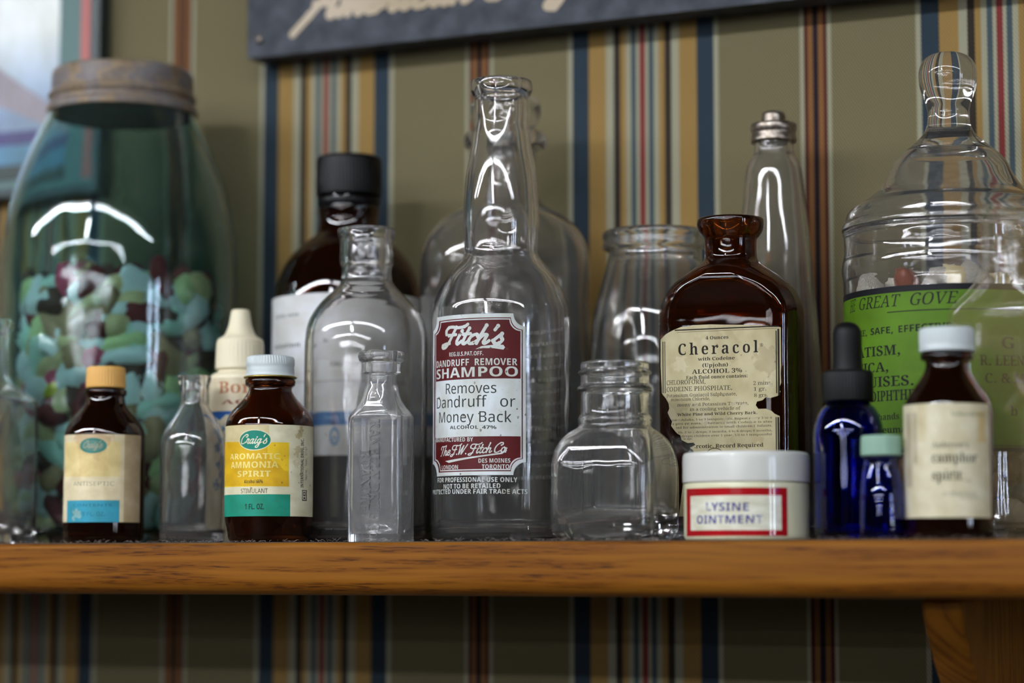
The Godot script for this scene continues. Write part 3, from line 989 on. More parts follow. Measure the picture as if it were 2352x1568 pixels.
	pd.blot(10.49, 43.81, 1.83, Color(0.2, 0.38, 0.6), 0.80, 0.70, 2)
	pd.blot(13.62, 43.19, 1.55, Color(0.25, 0.42, 0.62), 0.70, 0.70, 12)
	pd.blot(12.15, 40.25, 1.83, Color(0.2, 0.38, 0.6), 0.80, 0.70, 3)
	pd.blot(17.93, 39.66, 1.55, Color(0.25, 0.42, 0.62), 0.70, 0.70, 13)
	pd.blot(9.75, 36.43, 1.83, Color(0.2, 0.38, 0.6), 0.80, 0.70, 4)
	pd.blot(10.61, 35.85, 1.55, Color(0.25, 0.42, 0.62), 0.70, 0.70, 14)
	pd.blot(13.76, 32.50, 1.83, Color(0.2, 0.38, 0.6), 0.80, 0.70, 5)
	pd.blot(18.72, 31.93, 1.55, Color(0.25, 0.42, 0.62), 0.70, 0.70, 15)
	pd.blot(10.71, 29.03, 1.83, Color(0.2, 0.38, 0.6), 0.80, 0.70, 6)
	pd.blot(15.25, 28.41, 1.54, Color(0.25, 0.42, 0.62), 0.70, 0.70, 16)
	pd.blot(12.35, 24.79, 1.83, Color(0.2, 0.38, 0.6), 0.80, 0.70, 7)
	pd.blot(16.71, 24.20, 1.54, Color(0.25, 0.42, 0.62), 0.70, 0.70, 17)
	pd.blot(9.11, 20.63, 1.83, Color(0.2, 0.38, 0.6), 0.80, 0.70, 8)
	pd.blot(13.91, 20.01, 1.54, Color(0.25, 0.42, 0.62), 0.70, 0.70, 18)
	part(nz, "label", sheet([13.05], -11.07, 23.96, 4.16, 70.04, 0.12, 40), paper(pd, 0.50, false), "cream label with brown lettering and blue band")
	var br := on_shelf("reagent_bottle", "large dark brown bottle with tall black cap and white label near the wall", "bottle", -0.0781, 0.0430)
	part(br, "glass_body", vessel([[0.0, 30.97], [3.0, 33.11], [13.6, 33.53], [48.6, 33.64], [95.5, 33.79], [107.3, 33.43], [115.1, 32.28], [122.0, 29.95], [128.0, 26.44], [132.9, 21.95], [136.5, 17.64], [138.8, 14.90], [141.8, 13.73], [145.8, 13.34], [148.7, 13.74], [152.7, 13.74], [158.7, 12.97], [170.6, 12.98]], 2.5, 4.0, 80, 3, 1.5), M.brown)
	part(br, "screw_cap", turned([[156.3, 11.78], [155.9, 14.53], [156.9, 14.93], [162.6, 14.94], [172.2, 14.95], [173.6, 14.56], [174.2, 13.38], [174.4, 0.00]], 96, 1, 60, 0.3, 158.0, 172.0), M.black_plastic, "tall black ribbed screw cap")
	part(br, "cap_ring", turned([[150.7, 12.96], [151.1, 13.74], [152.7, 14.33], [154.5, 14.34], [155.1, 13.75], [155.5, 11.78]], 64), M.black_plastic, "black seal ring")
	var pe := Print.new(92.84, 70.71, 9.0, Color(0.84, 0.85, 0.87))
	letters(pe, "Safety note", "sb", 10.39, 61.16, 28.59, 1.49, Color(0.36, 0.37, 0.4), 0.00, 0.0, 0.00)
	letters(pe, "Solution", "sb", 9.17, 47.70, 29.37, 1.78, Color(0.16, 0.16, 0.19), 0.00, 0.0, 0.00)
	letters(pe, "No.", "sb", 36.81, 49.24, 40.98, 1.75, Color(0.36, 0.37, 0.4), 0.00, 0.0, 0.00)
	letters(pe, "CALCIUM", "sb", 42.07, 38.61, 56.14, 1.74, Color(0.36, 0.37, 0.4), 0.00, 0.0, 0.00)
	pe.rect(0.00, 31.80, 104.02, 32.29, Color(0.6, 0.61, 0.64))
	pe.rect(0.00, 12.93, 104.02, 18.80, Color(0.15, 0.42, 0.68))
	pe.rect(42.68, 12.95, 45.20, 18.82, Color(0.06, 0.28, 0.52))
	letters(pe, "caution  flammable", "s", 37.65, 15.44, 59.71, 1.93, Color(0.55, 0.68, 0.8), 0.00, 0.0, 0.00)
	pe.oval(44.40, 8.14, 2.85, 4.08, Color(0.33, 0.55, 0.77))
	pe.oval(44.40, 7.90, 1.77, 2.79, Color(0.84, 0.85, 0.87))
	pe.oval(44.41, 6.80, 1.28, 1.44, Color(0.33, 0.55, 0.77))
	pe.oval(44.41, 6.61, 0.69, 0.77, Color(0.84, 0.85, 0.87))
	pe.blot(39.53, 8.92, 0.58, Color(0.36, 0.37, 0.4), 0.80, 0.30, 1)
	part(br, "label", sheet([33.79], -35.56, 57.29, 38.20, 108.91, 0.12, 40), paper(pe, 0.50, false), "white label with blue band and ring emblem")
	var ro := on_shelf("clear_bottle", "stout clear glass bottle with flared lip before the large brown bottle", "bottle", -0.0381, 0.1032)
	part(ro, "glass_body", vessel([[0.0, 23.42], [3.0, 25.05], [12.0, 25.44], [44.5, 25.52], [75.4, 25.60], [86.4, 25.27], [92.2, 24.01], [96.4, 21.83], [99.7, 19.29], [102.3, 16.75], [104.3, 14.57], [106.2, 12.75], [108.0, 11.29], [110.2, 10.57], [112.9, 10.39], [115.3, 10.57], [116.2, 11.12], [119.4, 11.22], [124.9, 11.13], [126.7, 11.32], [127.7, 11.86], [129.5, 12.14], [130.8, 12.05], [131.3, 10.96]], 2.2, 5.0, 96, 4, 3.0), M.clear)
	var de := on_shelf("stoppered_bottle", "large clear glass bottle with flanged lip and stopper behind the shampoo bottle", "bottle", -0.0020, 0.0410)
	part(de, "glass_body", vessel([[0.0, 33.88], [4.0, 36.34], [18.6, 36.77], [84.9, 37.00], [115.5, 37.11], [125.1, 36.76], [131.8, 35.07], [137.6, 31.47], [142.4, 26.33], [145.9, 20.61], [148.2, 16.80], [151.1, 14.90], [157.9, 13.76], [169.5, 13.39], [171.8, 14.54], [173.0, 17.22], [174.9, 17.99], [177.6, 18.00], [179.4, 17.23], [179.9, 15.32]], 2.2, 5.0, 96, 4, 3.0), M.old_clear)
	part(de, "stopper", turned([[171.4, 9.95], [178.8, 10.72], [179.9, 11.11], [181.5, 11.87], [184.0, 13.79], [187.3, 15.33], [191.2, 15.72], [194.3, 14.19], [196.3, 10.55], [197.2, 5.75], [197.4, 0.00]], 64, 2), M.old_clear, "round glass stopper")
	var pn := on_shelf("panel_bottle", "little square clear bottle with embossed lettering at the shelf edge", "bottle", -0.0140, 0.1365)
	part(pn, "glass_body", faceted_vessel([[0.0, 11.7, 7.9, 3.6], [0.8, 12.0, 8.2, 3.8], [42.3, 12.0, 8.2, 3.8], [48.9, 12.0, 8.2, 3.9], [50.8, 11.4, 8.1, 4.4], [53.4, 9.3, 7.7, 5.4], [56.5, 7.6, 7.0, 5.8], [59.7, 6.95], [63.2, 6.26], [65.6, 6.08], [66.8, 6.26], [67.2, 7.48], [68.4, 7.58], [70.8, 7.58], [71.4, 7.65], [72.1, 8.87], [73.3, 9.40], [74.5, 9.40], [75.5, 8.88], [75.9, 7.83]], 1.7, 3.0), M.worn_clear)
	for t in [["KANELLY DRUG Co.", 1.2, 3.1], ["ROANOKE", -2.8, 3.1]]:
		var tm := TextMesh.new()
		tm.font = font("tb")
		tm.text = t[0]
		tm.font_size = 48
		tm.pixel_size = 0.0001
		tm.depth = 0.0008
		var lt := part(pn, "embossed_lettering", tm, M.worn_clear)
		var wide: float = (48.0 if t[1] > 0 else 24.0) * MM
		lt.basis = Basis(Vector3(0, -wide / tm.get_aabb().size.x, 0), Vector3(t[2] * MM / (tm.get_aabb().size.y * 0.72), 0, 0), Vector3(0, 0, 1))
		lt.position = Vector3(t[1] * MM, 0.0241, 0.00822)
	var ik := on_shelf("square_jar", "squat square clear glass jar with screw threads and no lid", "jar", 0.0835, 0.1310)
	part(ik, "glass_body", vessel([[0.0, 16.60, 16.60, 7.0], [0.8, 18.40, 18.40, 7.0], [3.5, 20.30, 20.30, 7.4], [7.0, 20.60, 20.60, 7.5], [26.2, 20.60, 20.60, 7.5], [31.2, 20.30, 20.30, 7.8], [35.4, 19.50, 19.50, 8.6], [39.0, 18.00, 18.00, 10], [41.9, 15.80, 15.80, 12], [43.9, 13.80, 13.80, 13], [46.4, 14.37], [47.9, 13.71], [49.6, 13.29], [52.1, 13.21], [56.3, 13.22], [57.1, 13.39], [57.6, 14.22], [58.3, 14.48], [59.0, 14.23], [59.5, 13.39], [60.5, 13.22], [62.8, 13.23], [63.5, 13.40], [64.0, 14.07], [64.5, 14.24], [65.0, 13.90], [65.5, 13.23], [66.4, 13.15], [67.9, 13.15], [68.5, 12.90]], 2.2, 6.0, 96, 4, 2.5), M.old_clear)
	var mk := on_shelf("milk_bottle", "wide-mouthed clear milk bottle standing between the shampoo and cough syrup bottles", "bottle", 0.0652, 0.0340)
	part(mk, "glass_body", vessel([[0.0, 25.81], [3.0, 27.66], [12.5, 28.24], [64.4, 28.39], [83.0, 28.07], [95.2, 26.99], [102.1, 25.33], [109.2, 23.48], [116.0, 21.82], [120.5, 20.52], [123.1, 19.97], [124.3, 20.16], [125.4, 22.03], [126.9, 22.59], [129.0, 22.22], [130.3, 22.78], [131.8, 22.79], [133.1, 21.86], [133.5, 19.80]], 2.6, 5.0, 96, 4, 3.0), M.old_clear)
	var tp := on_shelf("nursing_bottle", "tall tapering clear glass bottle with tarnished metal cap behind the cough syrup bottle", "bottle", 0.1173, 0.0300)
	part(tp, "glass_body", vessel([[0.0, 17.21], [3.0, 19.57], [26.7, 20.16], [63.1, 19.14], [93.3, 17.55], [110.8, 16.12], [127.5, 14.77], [146.0, 12.87], [154.9, 11.96], [158.1, 11.41], [160.9, 10.31], [163.1, 9.02], [165.0, 8.47], [168.4, 8.47], [174.0, 8.48]], 2.2, 5.0, 96, 4, 3.0), M.old_clear)
	part(tp, "metal_cap", turned([[168.7, 8.48], [168.6, 9.40], [169.5, 9.77], [171.7, 9.40], [172.8, 9.31], [174.0, 9.77], [175.7, 9.77], [176.6, 9.40], [177.0, 8.11], [177.1, 5.35], [177.5, 5.16], [178.8, 5.16], [180.7, 4.98], [181.6, 4.43], [182.0, 2.95], [182.3, 2.40], [182.6, 0.00]], 64, 2), M.tin, "tarnished silvery metal cap with knob")
	var ch := on_shelf("syrup_bottle", "flat-fronted dark amber bottle with a torn old paper label for codeine cough syrup", "bottle", 0.1150, 0.0830)
	part(ch, "glass_body", vessel([[0.0, 25.96, 15.91, 12.66], [1.5, 27.36, 15.10, 11.55], [5.0, 28.42, 14.34, 10.56], [24.9, 28.48, 14.29, 10.50], [76.9, 28.64, 14.21, 10.40], [89.1, 28.68, 14.21, 10.40], [93.7, 27.99, 14.67, 10.98], [98.0, 26.24, 15.77, 12.46], [102.4, 23.07, 16.91, 14.27], [105.9, 18.68, 16.66, 14.96], [108.4, 15.35, 15.04, 14.05], [110.5, 12.38, 12.54, 12.19], [112.3, 10.80, 10.80, 10.80], [114.5, 10.46, 10.46, 10.46], [118.9, 10.46, 10.46, 10.46], [120.9, 10.64, 10.64, 10.64], [121.9, 11.51, 11.51, 11.51], [123.2, 12.39, 12.39, 12.39], [124.9, 13.17, 13.17, 13.17], [127.0, 13.44, 13.44, 13.44], [128.4, 13.35, 13.35, 13.35], [129.0, 12.74, 12.74, 12.74], [129.1, 11.70, 11.70, 11.70]], 2.2, 4.0, 112, 4, 2.0), M.amber)
	var pf := Print.new(51.90, 75.37, 22.0, Color(0, 0, 0, 0))
	pf.poly(PackedVector2Array([Vector2(0.28, 70.40), Vector2(4.21, 72.31), Vector2(7.98, 73.79), Vector2(11.19, 74.86), Vector2(14.37, 74.99), Vector2(17.53, 75.72), Vector2(28.30, 75.10), Vector2(38.97, 74.48), Vector2(48.99, 73.78), Vector2(51.80, 73.29), Vector2(52.32, 72.03), Vector2(52.00, 60.15), Vector2(51.59, 55.06), Vector2(51.81, 51.68), Vector2(50.83, 49.14), Vector2(51.51, 48.13), Vector2(50.37, 46.43), Vector2(47.42, 45.61), Vector2(45.72, 45.98), Vector2(44.39, 44.84), Vector2(42.19, 44.39), Vector2(41.64, 42.97), Vector2(42.68, 41.51), Vector2(45.67, 41.51), Vector2(48.04, 40.54), Vector2(49.03, 39.52), Vector2(51.05, 38.59), Vector2(50.89, 24.71), Vector2(50.61, 14.63), Vector2(49.43, -0.43), Vector2(9.73, -0.11), Vector2(11.64, 14.33), Vector2(15.31, 22.79), Vector2(16.05, 25.50), Vector2(14.62, 27.06), Vector2(16.79, 28.04), Vector2(16.07, 28.91), Vector2(13.55, 28.79), Vector2(11.04, 30.04), Vector2(10.51, 31.93), Vector2(9.25, 32.64), Vector2(7.97, 34.05), Vector2(6.60, 35.81), Vector2(7.02, 37.51), Vector2(6.00, 39.09), Vector2(4.90, 41.03), Vector2(5.81, 42.71), Vector2(5.39, 44.79), Vector2(3.97, 46.76), Vector2(1.23, 49.01), Vector2(0.89, 53.35), Vector2(0.10, 60.34)]), Color(0.755, 0.715, 0.585))
	pf.blot(11.08, 60.14, 2.93, Color(0.83, 0.8, 0.7), 0.70, 0.45, 3)
	pf.blot(8.35, 59.80, 1.72, Color(0.8, 0.77, 0.66), 0.60, 0.45, 5)
	pf.blot(48.33, 51.68, 2.54, Color(0.8, 0.77, 0.66), 0.60, 0.45, 6)
	pf.blot(21.71, 37.56, 2.39, Color(0.8, 0.77, 0.68), 0.80, 0.45, 8)
	pf.blot(30.62, 36.91, 2.21, Color(0.8, 0.77, 0.68), 0.70, 0.45, 9)
	pf.blot(45.87, 60.19, 5.09, Color(0.6, 0.54, 0.42), 0.35, 0.45, 10)
	pf.blot(26.43, 66.01, 7.70, Color(0.64, 0.58, 0.45), 0.25, 0.45, 12)
	pf.blot(10.06, 44.28, 4.29, Color(0.62, 0.56, 0.43), 0.30, 0.45, 14)
	pf.blot(37.64, 30.81, 5.92, Color(0.62, 0.56, 0.44), 0.30, 0.45, 15)
	pf.rect(8.46, 73.31, 51.10, 73.83, Color(0.13, 0.115, 0.095))
	pf.rect(9.37, 72.63, 50.41, 72.80, Color(0.13, 0.115, 0.095))
	pf.rect(50.54, 46.60, 51.27, 72.60, Color(0.13, 0.115, 0.095))
	pf.rect(49.79, 47.45, 50.23, 71.91, Color(0.13, 0.115, 0.095))
	pf.rect(50.18, 13.79, 50.88, 38.17, Color(0.13, 0.115, 0.095))
	pf.rect(49.42, 13.79, 49.86, 38.17, Color(0.13, 0.115, 0.095))
	pf.rect(1.95, 48.94, 2.67, 69.51, Color(0.13, 0.115, 0.095))
	pf.rect(3.32, 48.86, 3.80, 69.41, Color(0.13, 0.115, 0.095))
	letters(pf, "4 Ounces", "tb", 21.35, 69.45, 30.75, 1.29, Color(0.13, 0.115, 0.095), 0.00, 0.0, 0.00)
	letters(pf, "C h e r a c o l", "tb", 9.94, 63.65, 42.83, 4.47, Color(0.13, 0.115, 0.095), 0.00, 0.0, 0.00)
	letters(pf, "®", "t", 43.56, 65.85, 44.88, 1.27, Color(0.13, 0.115, 0.095), 0.00, 0.0, 0.00)
	letters(pf, "with Codeine", "tb", 18.05, 61.17, 33.25, 1.29, Color(0.13, 0.115, 0.095), 0.00, 0.0, 0.00)
	letters(pf, "(Upjohn)", "tb", 19.91, 58.62, 30.47, 1.37, Color(0.13, 0.115, 0.095), 0.00, 0.0, 0.00)
	letters(pf, "ALCOHOL 3%", "tb", 15.57, 56.03, 36.21, 1.72, Color(0.13, 0.115, 0.095), 0.00, 0.0, 0.00)
	letters(pf, "Each fluid ounce contains:", "tb", 13.12, 53.99, 38.40, 1.29, Color(0.13, 0.115, 0.095), 0.00, 0.0, 0.00)
	letters(pf, "CHLOROFORM,", "t", 4.52, 52.04, 21.11, 1.72, Color(0.13, 0.115, 0.095), 0.00, 0.0, 0.00)
	letters(pf, "2 mins.", "t", 40.76, 50.88, 48.32, 1.44, Color(0.13, 0.115, 0.095), 0.00, 0.0, 0.00)
	letters(pf, "CODEINE PHOSPHATE,", "t", 4.50, 49.39, 32.07, 1.72, Color(0.13, 0.115, 0.095), 0.00, 0.0, 0.00)
	letters(pf, "1 gr.", "t", 40.91, 48.59, 45.92, 1.44, Color(0.13, 0.115, 0.095), 0.00, 0.0, 0.00)
	letters(pf, "Potassium Guaiacol Sulphonate,", "t", 4.48, 47.06, 33.91, 1.29, Color(0.13, 0.115, 0.095), 0.00, 0.0, 0.00)
	letters(pf, "8 grs.", "t", 41.06, 46.22, 46.58, 1.27, Color(0.13, 0.115, 0.095), 0.00, 0.0, 0.00)
	letters(pf, "mmonium Chloride,", "t", 6.58, 45.51, 22.94, 1.20, Color(0.13, 0.115, 0.095), 0.00, 0.0, 0.00)
	letters(pf, "mony and Potassium Tartrate,", "t", 9.33, 43.33, 38.65, 1.20, Color(0.13, 0.115, 0.095), 0.00, 0.0, 0.00)
	letters(pf, "in a cooling vehicle of", "t", 14.56, 41.47, 35.45, 1.20, Color(0.13, 0.115, 0.095), 0.00, 0.0, 0.00)
	letters(pf, "White Pine and Wild Cherry Bark.", "tb", 9.30, 39.54, 42.22, 1.11, Color(0.13, 0.115, 0.095), 0.00, 0.0, 0.00)
	letters(pf, "ose—Adults, 1 to 3 teaspoonfuls. Repeat every 3 to 4", "t", 6.62, 37.62, 48.09, 0.77, Color(0.13, 0.115, 0.095), 0.00, 0.0, 0.00)
	letters(pf, "s pro re nata.  Cheracol with Codeine is also", "t", 7.21, 36.09, 48.07, 0.77, Color(0.13, 0.115, 0.095), 0.00, 0.0, 0.00)
	letters(pf, "ted for administration to small children.)  Infants,", "t", 8.72, 34.57, 48.06, 0.77, Color(0.13, 0.115, 0.095), 0.00, 0.0, 0.00)
	letters(pf, "th, 2 to 3 drops; 3 months, 4 to 6 drops; 6 months,", "t", 9.80, 32.70, 48.04, 0.77, Color(0.13, 0.115, 0.095), 0.00, 0.0, 0.00)
	letters(pf, "drops; children over 1 year, 1/2 to 1 teaspoonful", "t", 11.05, 31.17, 48.02, 0.77, Color(0.13, 0.115, 0.095), 0.00, 0.0, 0.00)
	letters(pf, "to age.", "t", 11.76, 30.14, 15.54, 0.77, Color(0.13, 0.115, 0.095), 0.00, 0.0, 0.00)
	letters(pf, ".rcotic, Record Required", "tb", 16.42, 26.74, 44.62, 1.45, Color(0.13, 0.115, 0.095), 0.00, 0.0, 0.00)
	pf.oval(24.71, 23.63, 3.74, 3.06, Color(0.13, 0.115, 0.095))
	pf.oval(24.71, 23.63, 3.48, 2.80, Color(0.755, 0.715, 0.585))
	pf.oval(24.71, 23.63, 2.50, 1.87, Color(0.13, 0.115, 0.095))
	pf.oval(24.71, 23.63, 2.32, 1.70, Color(0.755, 0.715, 0.585))
	pf.blot(32.90, 43.81, 1.36, Color(0.74, 0.7, 0.6), 0.90, 0.60, 31)
	pf.blot(28.84, 37.29, 1.19, Color(0.74, 0.7, 0.6), 0.90, 0.60, 32)
	pf.blot(40.35, 37.68, 1.35, Color(0.74, 0.7, 0.6), 0.90, 0.60, 33)
	pf.blot(20.80, 36.47, 1.02, Color(0.74, 0.7, 0.6), 0.90, 0.60, 34)
	pf.blot(47.90, 50.67, 1.01, Color(0.74, 0.7, 0.6), 0.90, 0.60, 35)
	pf.blot(16.29, 33.68, 0.77, Color(0.74, 0.7, 0.6), 0.90, 0.60, 36)
	pf.blot(17.27, 43.65, 0.77, Color(0.74, 0.7, 0.6), 0.90, 0.60, 37)
	pf.blot(36.88, 43.10, 0.85, Color(0.74, 0.7, 0.6), 0.90, 0.60, 38)
	pf.specks(90, Color(0.42, 0.35, 0.24), 0.08, 0.4, rng)
	part(ch, "label", sheet([28.59, 14.21, 10.40], -27.35, 24.55, 9.96, 85.33, 0.14, 72), paper(pf, 0.75, true), "torn yellowed paper label with black lettering")
	var oi := on_shelf("ointment_jar", "low round ivory ointment jar with white lid and red-bordered label", "jar", 0.1349, 0.1280)
	part(oi, "jar_body", turned([[0.0, 22.49], [1.0, 23.31], [2.7, 23.47], [19.8, 23.52], [21.1, 23.36], [21.6, 22.54], [22.4, 21.24], [26.3, 21.25]], 96, 2), M.ivory)
	part(oi, "lid", turned([[21.7, 21.89], [21.5, 23.61], [21.9, 23.85], [26.3, 23.86], [30.9, 23.79], [32.2, 23.47], [32.7, 22.74], [32.8, 21.26], [32.8, 0.00]], 96, 2), M.white_plastic, "white plastic lid")
	var pg := Print.new(44.60, 17.57, 22.0, Color(0.66, 0.1, 0.13))
	pg.rect(3.71, 2.02, 42.07, 14.73, Color(0.86, 0.86, 0.8))
	letters(pg, "LYSINE", "sb", 12.74, 9.20, 29.46, 3.00, Color(0.32, 0.31, 0.58), 0.00, 0.0, -0.16)
	letters(pg, "OINTMENT", "sb", 7.90, 4.52, 34.53, 3.01, Color(0.32, 0.31, 0.58), 0.00, 0.0, -0.02)
	pg.blot(13.20, 10.41, 1.40, Color(0.86, 0.86, 0.8), 0.60, 0.40, 3)
	pg.blot(33.11, 5.60, 2.09, Color(0.86, 0.86, 0.8), 0.60, 0.40, 4)
	pg.blot(18.64, 6.13, 1.40, Color(0.86, 0.86, 0.8), 0.40, 0.40, 5)
	part(oi, "label", sheet([23.52], -21.25, 23.35, 1.56, 19.13, 0.12, 40), paper(pg, 0.08, false), "white label with red border and violet stamped lettering")
	var bl := on_shelf("dropper_bottle", "cobalt blue glass dropper bottle with black rubber bulb", "bottle", 0.1745, 0.1280)
	part(bl, "glass_body", vessel([[0.0, 11.52], [2.0, 12.64], [6.4, 12.81], [35.3, 12.85], [40.1, 12.78], [43.3, 12.22], [46.2, 11.26], [48.5, 9.97], [49.8, 8.69], [51.0, 7.72], [54.6, 7.24], [59.4, 7.25]], 1.6, 2.5, 80, 3, 1.5), M.cobalt)
	part(bl, "dropper_collar", turned([[51.0, 6.44], [50.9, 9.17], [51.5, 9.42], [56.2, 9.42], [61.1, 9.34], [62.0, 9.02], [62.4, 8.06], [62.4, 0.00]], 96, 1, 48, 0.25, 50.5, 62.0), M.black_plastic, "black ribbed collar")
	part(bl, "rubber_bulb", turned([[62.2, 5.80], [62.7, 5.96], [64.0, 5.56], [70.8, 5.40], [75.6, 5.33], [77.6, 5.00], [79.0, 4.20], [80.0, 2.91], [80.5, 1.45], [80.6, 0.00]], 64, 3), M.black_rubber, "black rubber bulb")
	var vi := on_shelf("cobalt_vial", "tiny cobalt blue glass bottle with pale green cap", "bottle", 0.1921, 0.1488)
	part(vi, "glass_body", vessel([[0.0, 6.82], [1.0, 7.76], [3.6, 8.07], [13.7, 7.92], [18.3, 7.62], [22.2, 7.15], [24.9, 6.69], [26.4, 6.38], [28.0, 6.38], [28.9, 6.85], [29.5, 6.85], [30.0, 6.23], [33.9, 6.07]], 1.2, 2.0, 72, 3, 1.5), M.cobalt)
	part(vi, "screw_cap", turned([[29.8, 6.23], [29.7, 7.16], [30.2, 7.28], [33.9, 7.24], [36.2, 7.17], [36.9, 6.85], [37.0, 6.23], [37.0, 0.00]], 96, 1, 36, 0.2, 30.0, 36.5), M.mint_cap, "pale green ribbed cap")
	var ca := on_shelf("amber_bottle", "amber bottle with white cap and cream label reading camphor spirit", "bottle", 0.2146, 0.1408)
	part(ca, "glass_body", vessel([[0.0, 14.24], [1.0, 15.33], [3.0, 15.79], [9.0, 15.81], [43.1, 15.87], [46.6, 15.56], [49.4, 14.79], [52.2, 13.24], [54.7, 11.53], [56.9, 9.97], [59.1, 8.57], [61.1, 7.80], [62.5, 7.64], [63.5, 7.95], [63.9, 9.05], [65.3, 9.36], [66.3, 8.89], [68.2, 8.43], [72.9, 8.43]], 1.8, 2.5, 80, 3, 1.5), M.brown)
	part(ca, "screw_cap", turned([[66.9, 8.42], [66.6, 9.75], [67.2, 9.99], [68.5, 9.80], [69.1, 9.68], [69.7, 9.83], [72.1, 9.84], [74.3, 9.76], [75.1, 9.45], [75.4, 8.59], [75.4, 0.00]], 96, 1, 50, 0.25, 69.0, 76.0), M.white_paint, "white ribbed metal cap")
	var ph := Print.new(39.76, 40.06, 18.0, Color(0.83, 0.8, 0.7))
	ph.rect(3.39, 10.87, 7.52, 37.20, Color(0.7, 0.66, 0.58))
	ph.rect(8.41, 18.97, 10.35, 36.99, Color(0.72, 0.68, 0.6))
	ph.rect(11.03, 26.38, 14.40, 39.91, Color(0.8, 0.76, 0.63))
	ph.rect(33.09, 26.28, 37.12, 37.24, Color(0.78, 0.7, 0.52))
	letters(ph, "laboratory", "sb", 23.38, 35.46, 36.50, 1.57, Color(0.58, 0.56, 0.46), 0.00, 0.0, 0.00)
	letters(ph, "Anderson's", "tb", 16.34, 24.33, 29.26, 2.12, Color(0.42, 0.41, 0.38), 0.00, 0.0, 0.00)
	letters(ph, "camphor", "tb", 16.32, 19.25, 32.70, 3.41, Color(0.2, 0.19, 0.17), 0.00, 0.0, 0.00)
	letters(ph, "spirit", "tb", 16.20, 13.09, 26.64, 3.40, Color(0.2, 0.19, 0.17), 0.00, 0.0, 0.00)
	letters(ph, "usp", "t", 27.39, 12.38, 29.94, 1.36, Color(0.55, 0.54, 0.5), 0.00, 0.0, 0.00)
	letters(ph, "antibacterial", "t", 19.86, 7.55, 31.80, 1.70, Color(0.55, 0.54, 0.49), 0.00, 0.0, 0.00)
	letters(ph, "wash", "t", 25.54, 6.29, 33.47, 1.22, Color(0.6, 0.59, 0.53), 0.00, 0.0, 0.00)
	part(ca, "label", sheet([15.87], -18.69, 21.08, 7.44, 47.50, 0.12, 40), paper(ph, 0.60, false), "cream paper label with black serif lettering")
	var ap := on_shelf("apothecary_jar", "big clear apothecary jar with knobbed glass lid and bright green label", "jar", 0.1973, 0.0540)
	part(ap, "glass_body", vessel([[0.0, 38.48], [3.0, 41.06], [8.0, 42.11], [16.1, 42.15], [59.0, 42.34], [93.7, 42.50], [100.6, 42.53], [102.7, 42.54], [104.8, 42.89], [106.7, 43.16], [109.3, 43.09], [111.9, 42.58], [114.6, 42.16], [118.1, 42.17], [120.7, 42.27], [121.9, 42.62], [122.6, 42.63], [123.3, 42.11]], 2.4, 5.0, 112, 4, 2.0), M.clear)
	part(ap, "lid", lid_mesh([[120.2, 40.88], [122.8, 41.07], [123.3, 42.80], [124.4, 42.98], [125.6, 42.64], [126.8, 41.61], [128.6, 41.27], [130.3, 40.75], [132.4, 38.85], [135.2, 34.35], [138.0, 30.55], [140.3, 28.30], [142.6, 26.57], [146.1, 24.49], [149.8, 22.76], [152.8, 20.51], [155.2, 17.91], [157.5, 15.13], [160.0, 12.35], [162.3, 10.27], [164.6, 9.05], [167.2, 8.36], [170.4, 8.19], [172.5, 8.45], [175.2, 9.06], [178.2, 10.28], [181.4, 11.16], [184.4, 11.51], [187.4, 11.51], [190.2, 10.82], [192.4, 9.43], [194.0, 7.33], [194.9, 4.89], [195.3, 2.10], [195.4, 0.00]], 2.2), M.old_clear, "domed glass lid with ball knob")
	var pi := Print.new(107.90, 63.84, 18.0, Color(0.33, 0.485, 0.07))
	pi.rect(0, 61.44, 107.90, 63.84, Color(0.06, 0.06, 0.09))
	pi.rect(0, 0.0, 107.90, 1.6, Color(0.06, 0.06, 0.09))
	pi.rect(0, 2.0, 107.90, 2.4, Color(0.06, 0.06, 0.09))
	letters(pi, "HE", "t", 17.62, 55.99, 22.48, 4.77, Color(0.06, 0.065, 0.06), 0.25, 0.0, 0.25)
	letters(pi, "GREAT", "t", 25.56, 56.23, 46.66, 4.58, Color(0.06, 0.065, 0.06), 0.25, 0.0, -0.12)
	letters(pi, "GOVE", "t", 51.26, 56.02, 69.08, 4.64, Color(0.06, 0.065, 0.06), 0.25, 0.0, 0.18)
	pi.rect(41.74, 53.73, 95.47, 54.13, Color(0.06, 0.065, 0.06))
	letters(pi, "URE,", "tb", 22.76, 45.94, 30.87, 2.38, Color(0.06, 0.065, 0.06), 0.00, 0.0, -0.13)
	letters(pi, "SAFE,", "sb", 33.02, 45.93, 44.22, 2.57, Color(0.06, 0.065, 0.06), 0.00, 0.0, 0.04)
	letters(pi, "EFFECTIVE", "sb", 46.64, 45.91, 67.15, 2.64, Color(0.06, 0.065, 0.06), 0.00, 0.0, 0.43)
	letters(pi, "MATISM,", "tb", 18.35, 37.53, 47.16, 3.83, Color(0.06, 0.065, 0.06), 0.00, 0.0, 0.01)
	letters(pi, "ATICA,", "tb", 18.96, 31.64, 41.78, 3.67, Color(0.06, 0.065, 0.06), 0.00, 0.0, -0.32)
	letters(pi, "RUISES.", "tb", 26.98, 25.65, 52.51, 3.92, Color(0.06, 0.065, 0.06), 0.00, 0.0, -0.12)
	letters(pi, "DIPHTHERIA", "tb", 32.70, 20.02, 60.94, 3.96, Color(0.06, 0.065, 0.06), 0.00, 0.0, 0.15)
	letters(pi, "hands", "tb", 36.59, 12.74, 46.32, 2.39, Color(0.06, 0.065, 0.06), 0.00, 0.0, 0.12)
	letters(pi, "rheumatic", "tb", 34.00, 7.79, 54.02, 2.40, Color(0.06, 0.065, 0.06), 0.00, 0.0, -0.08)
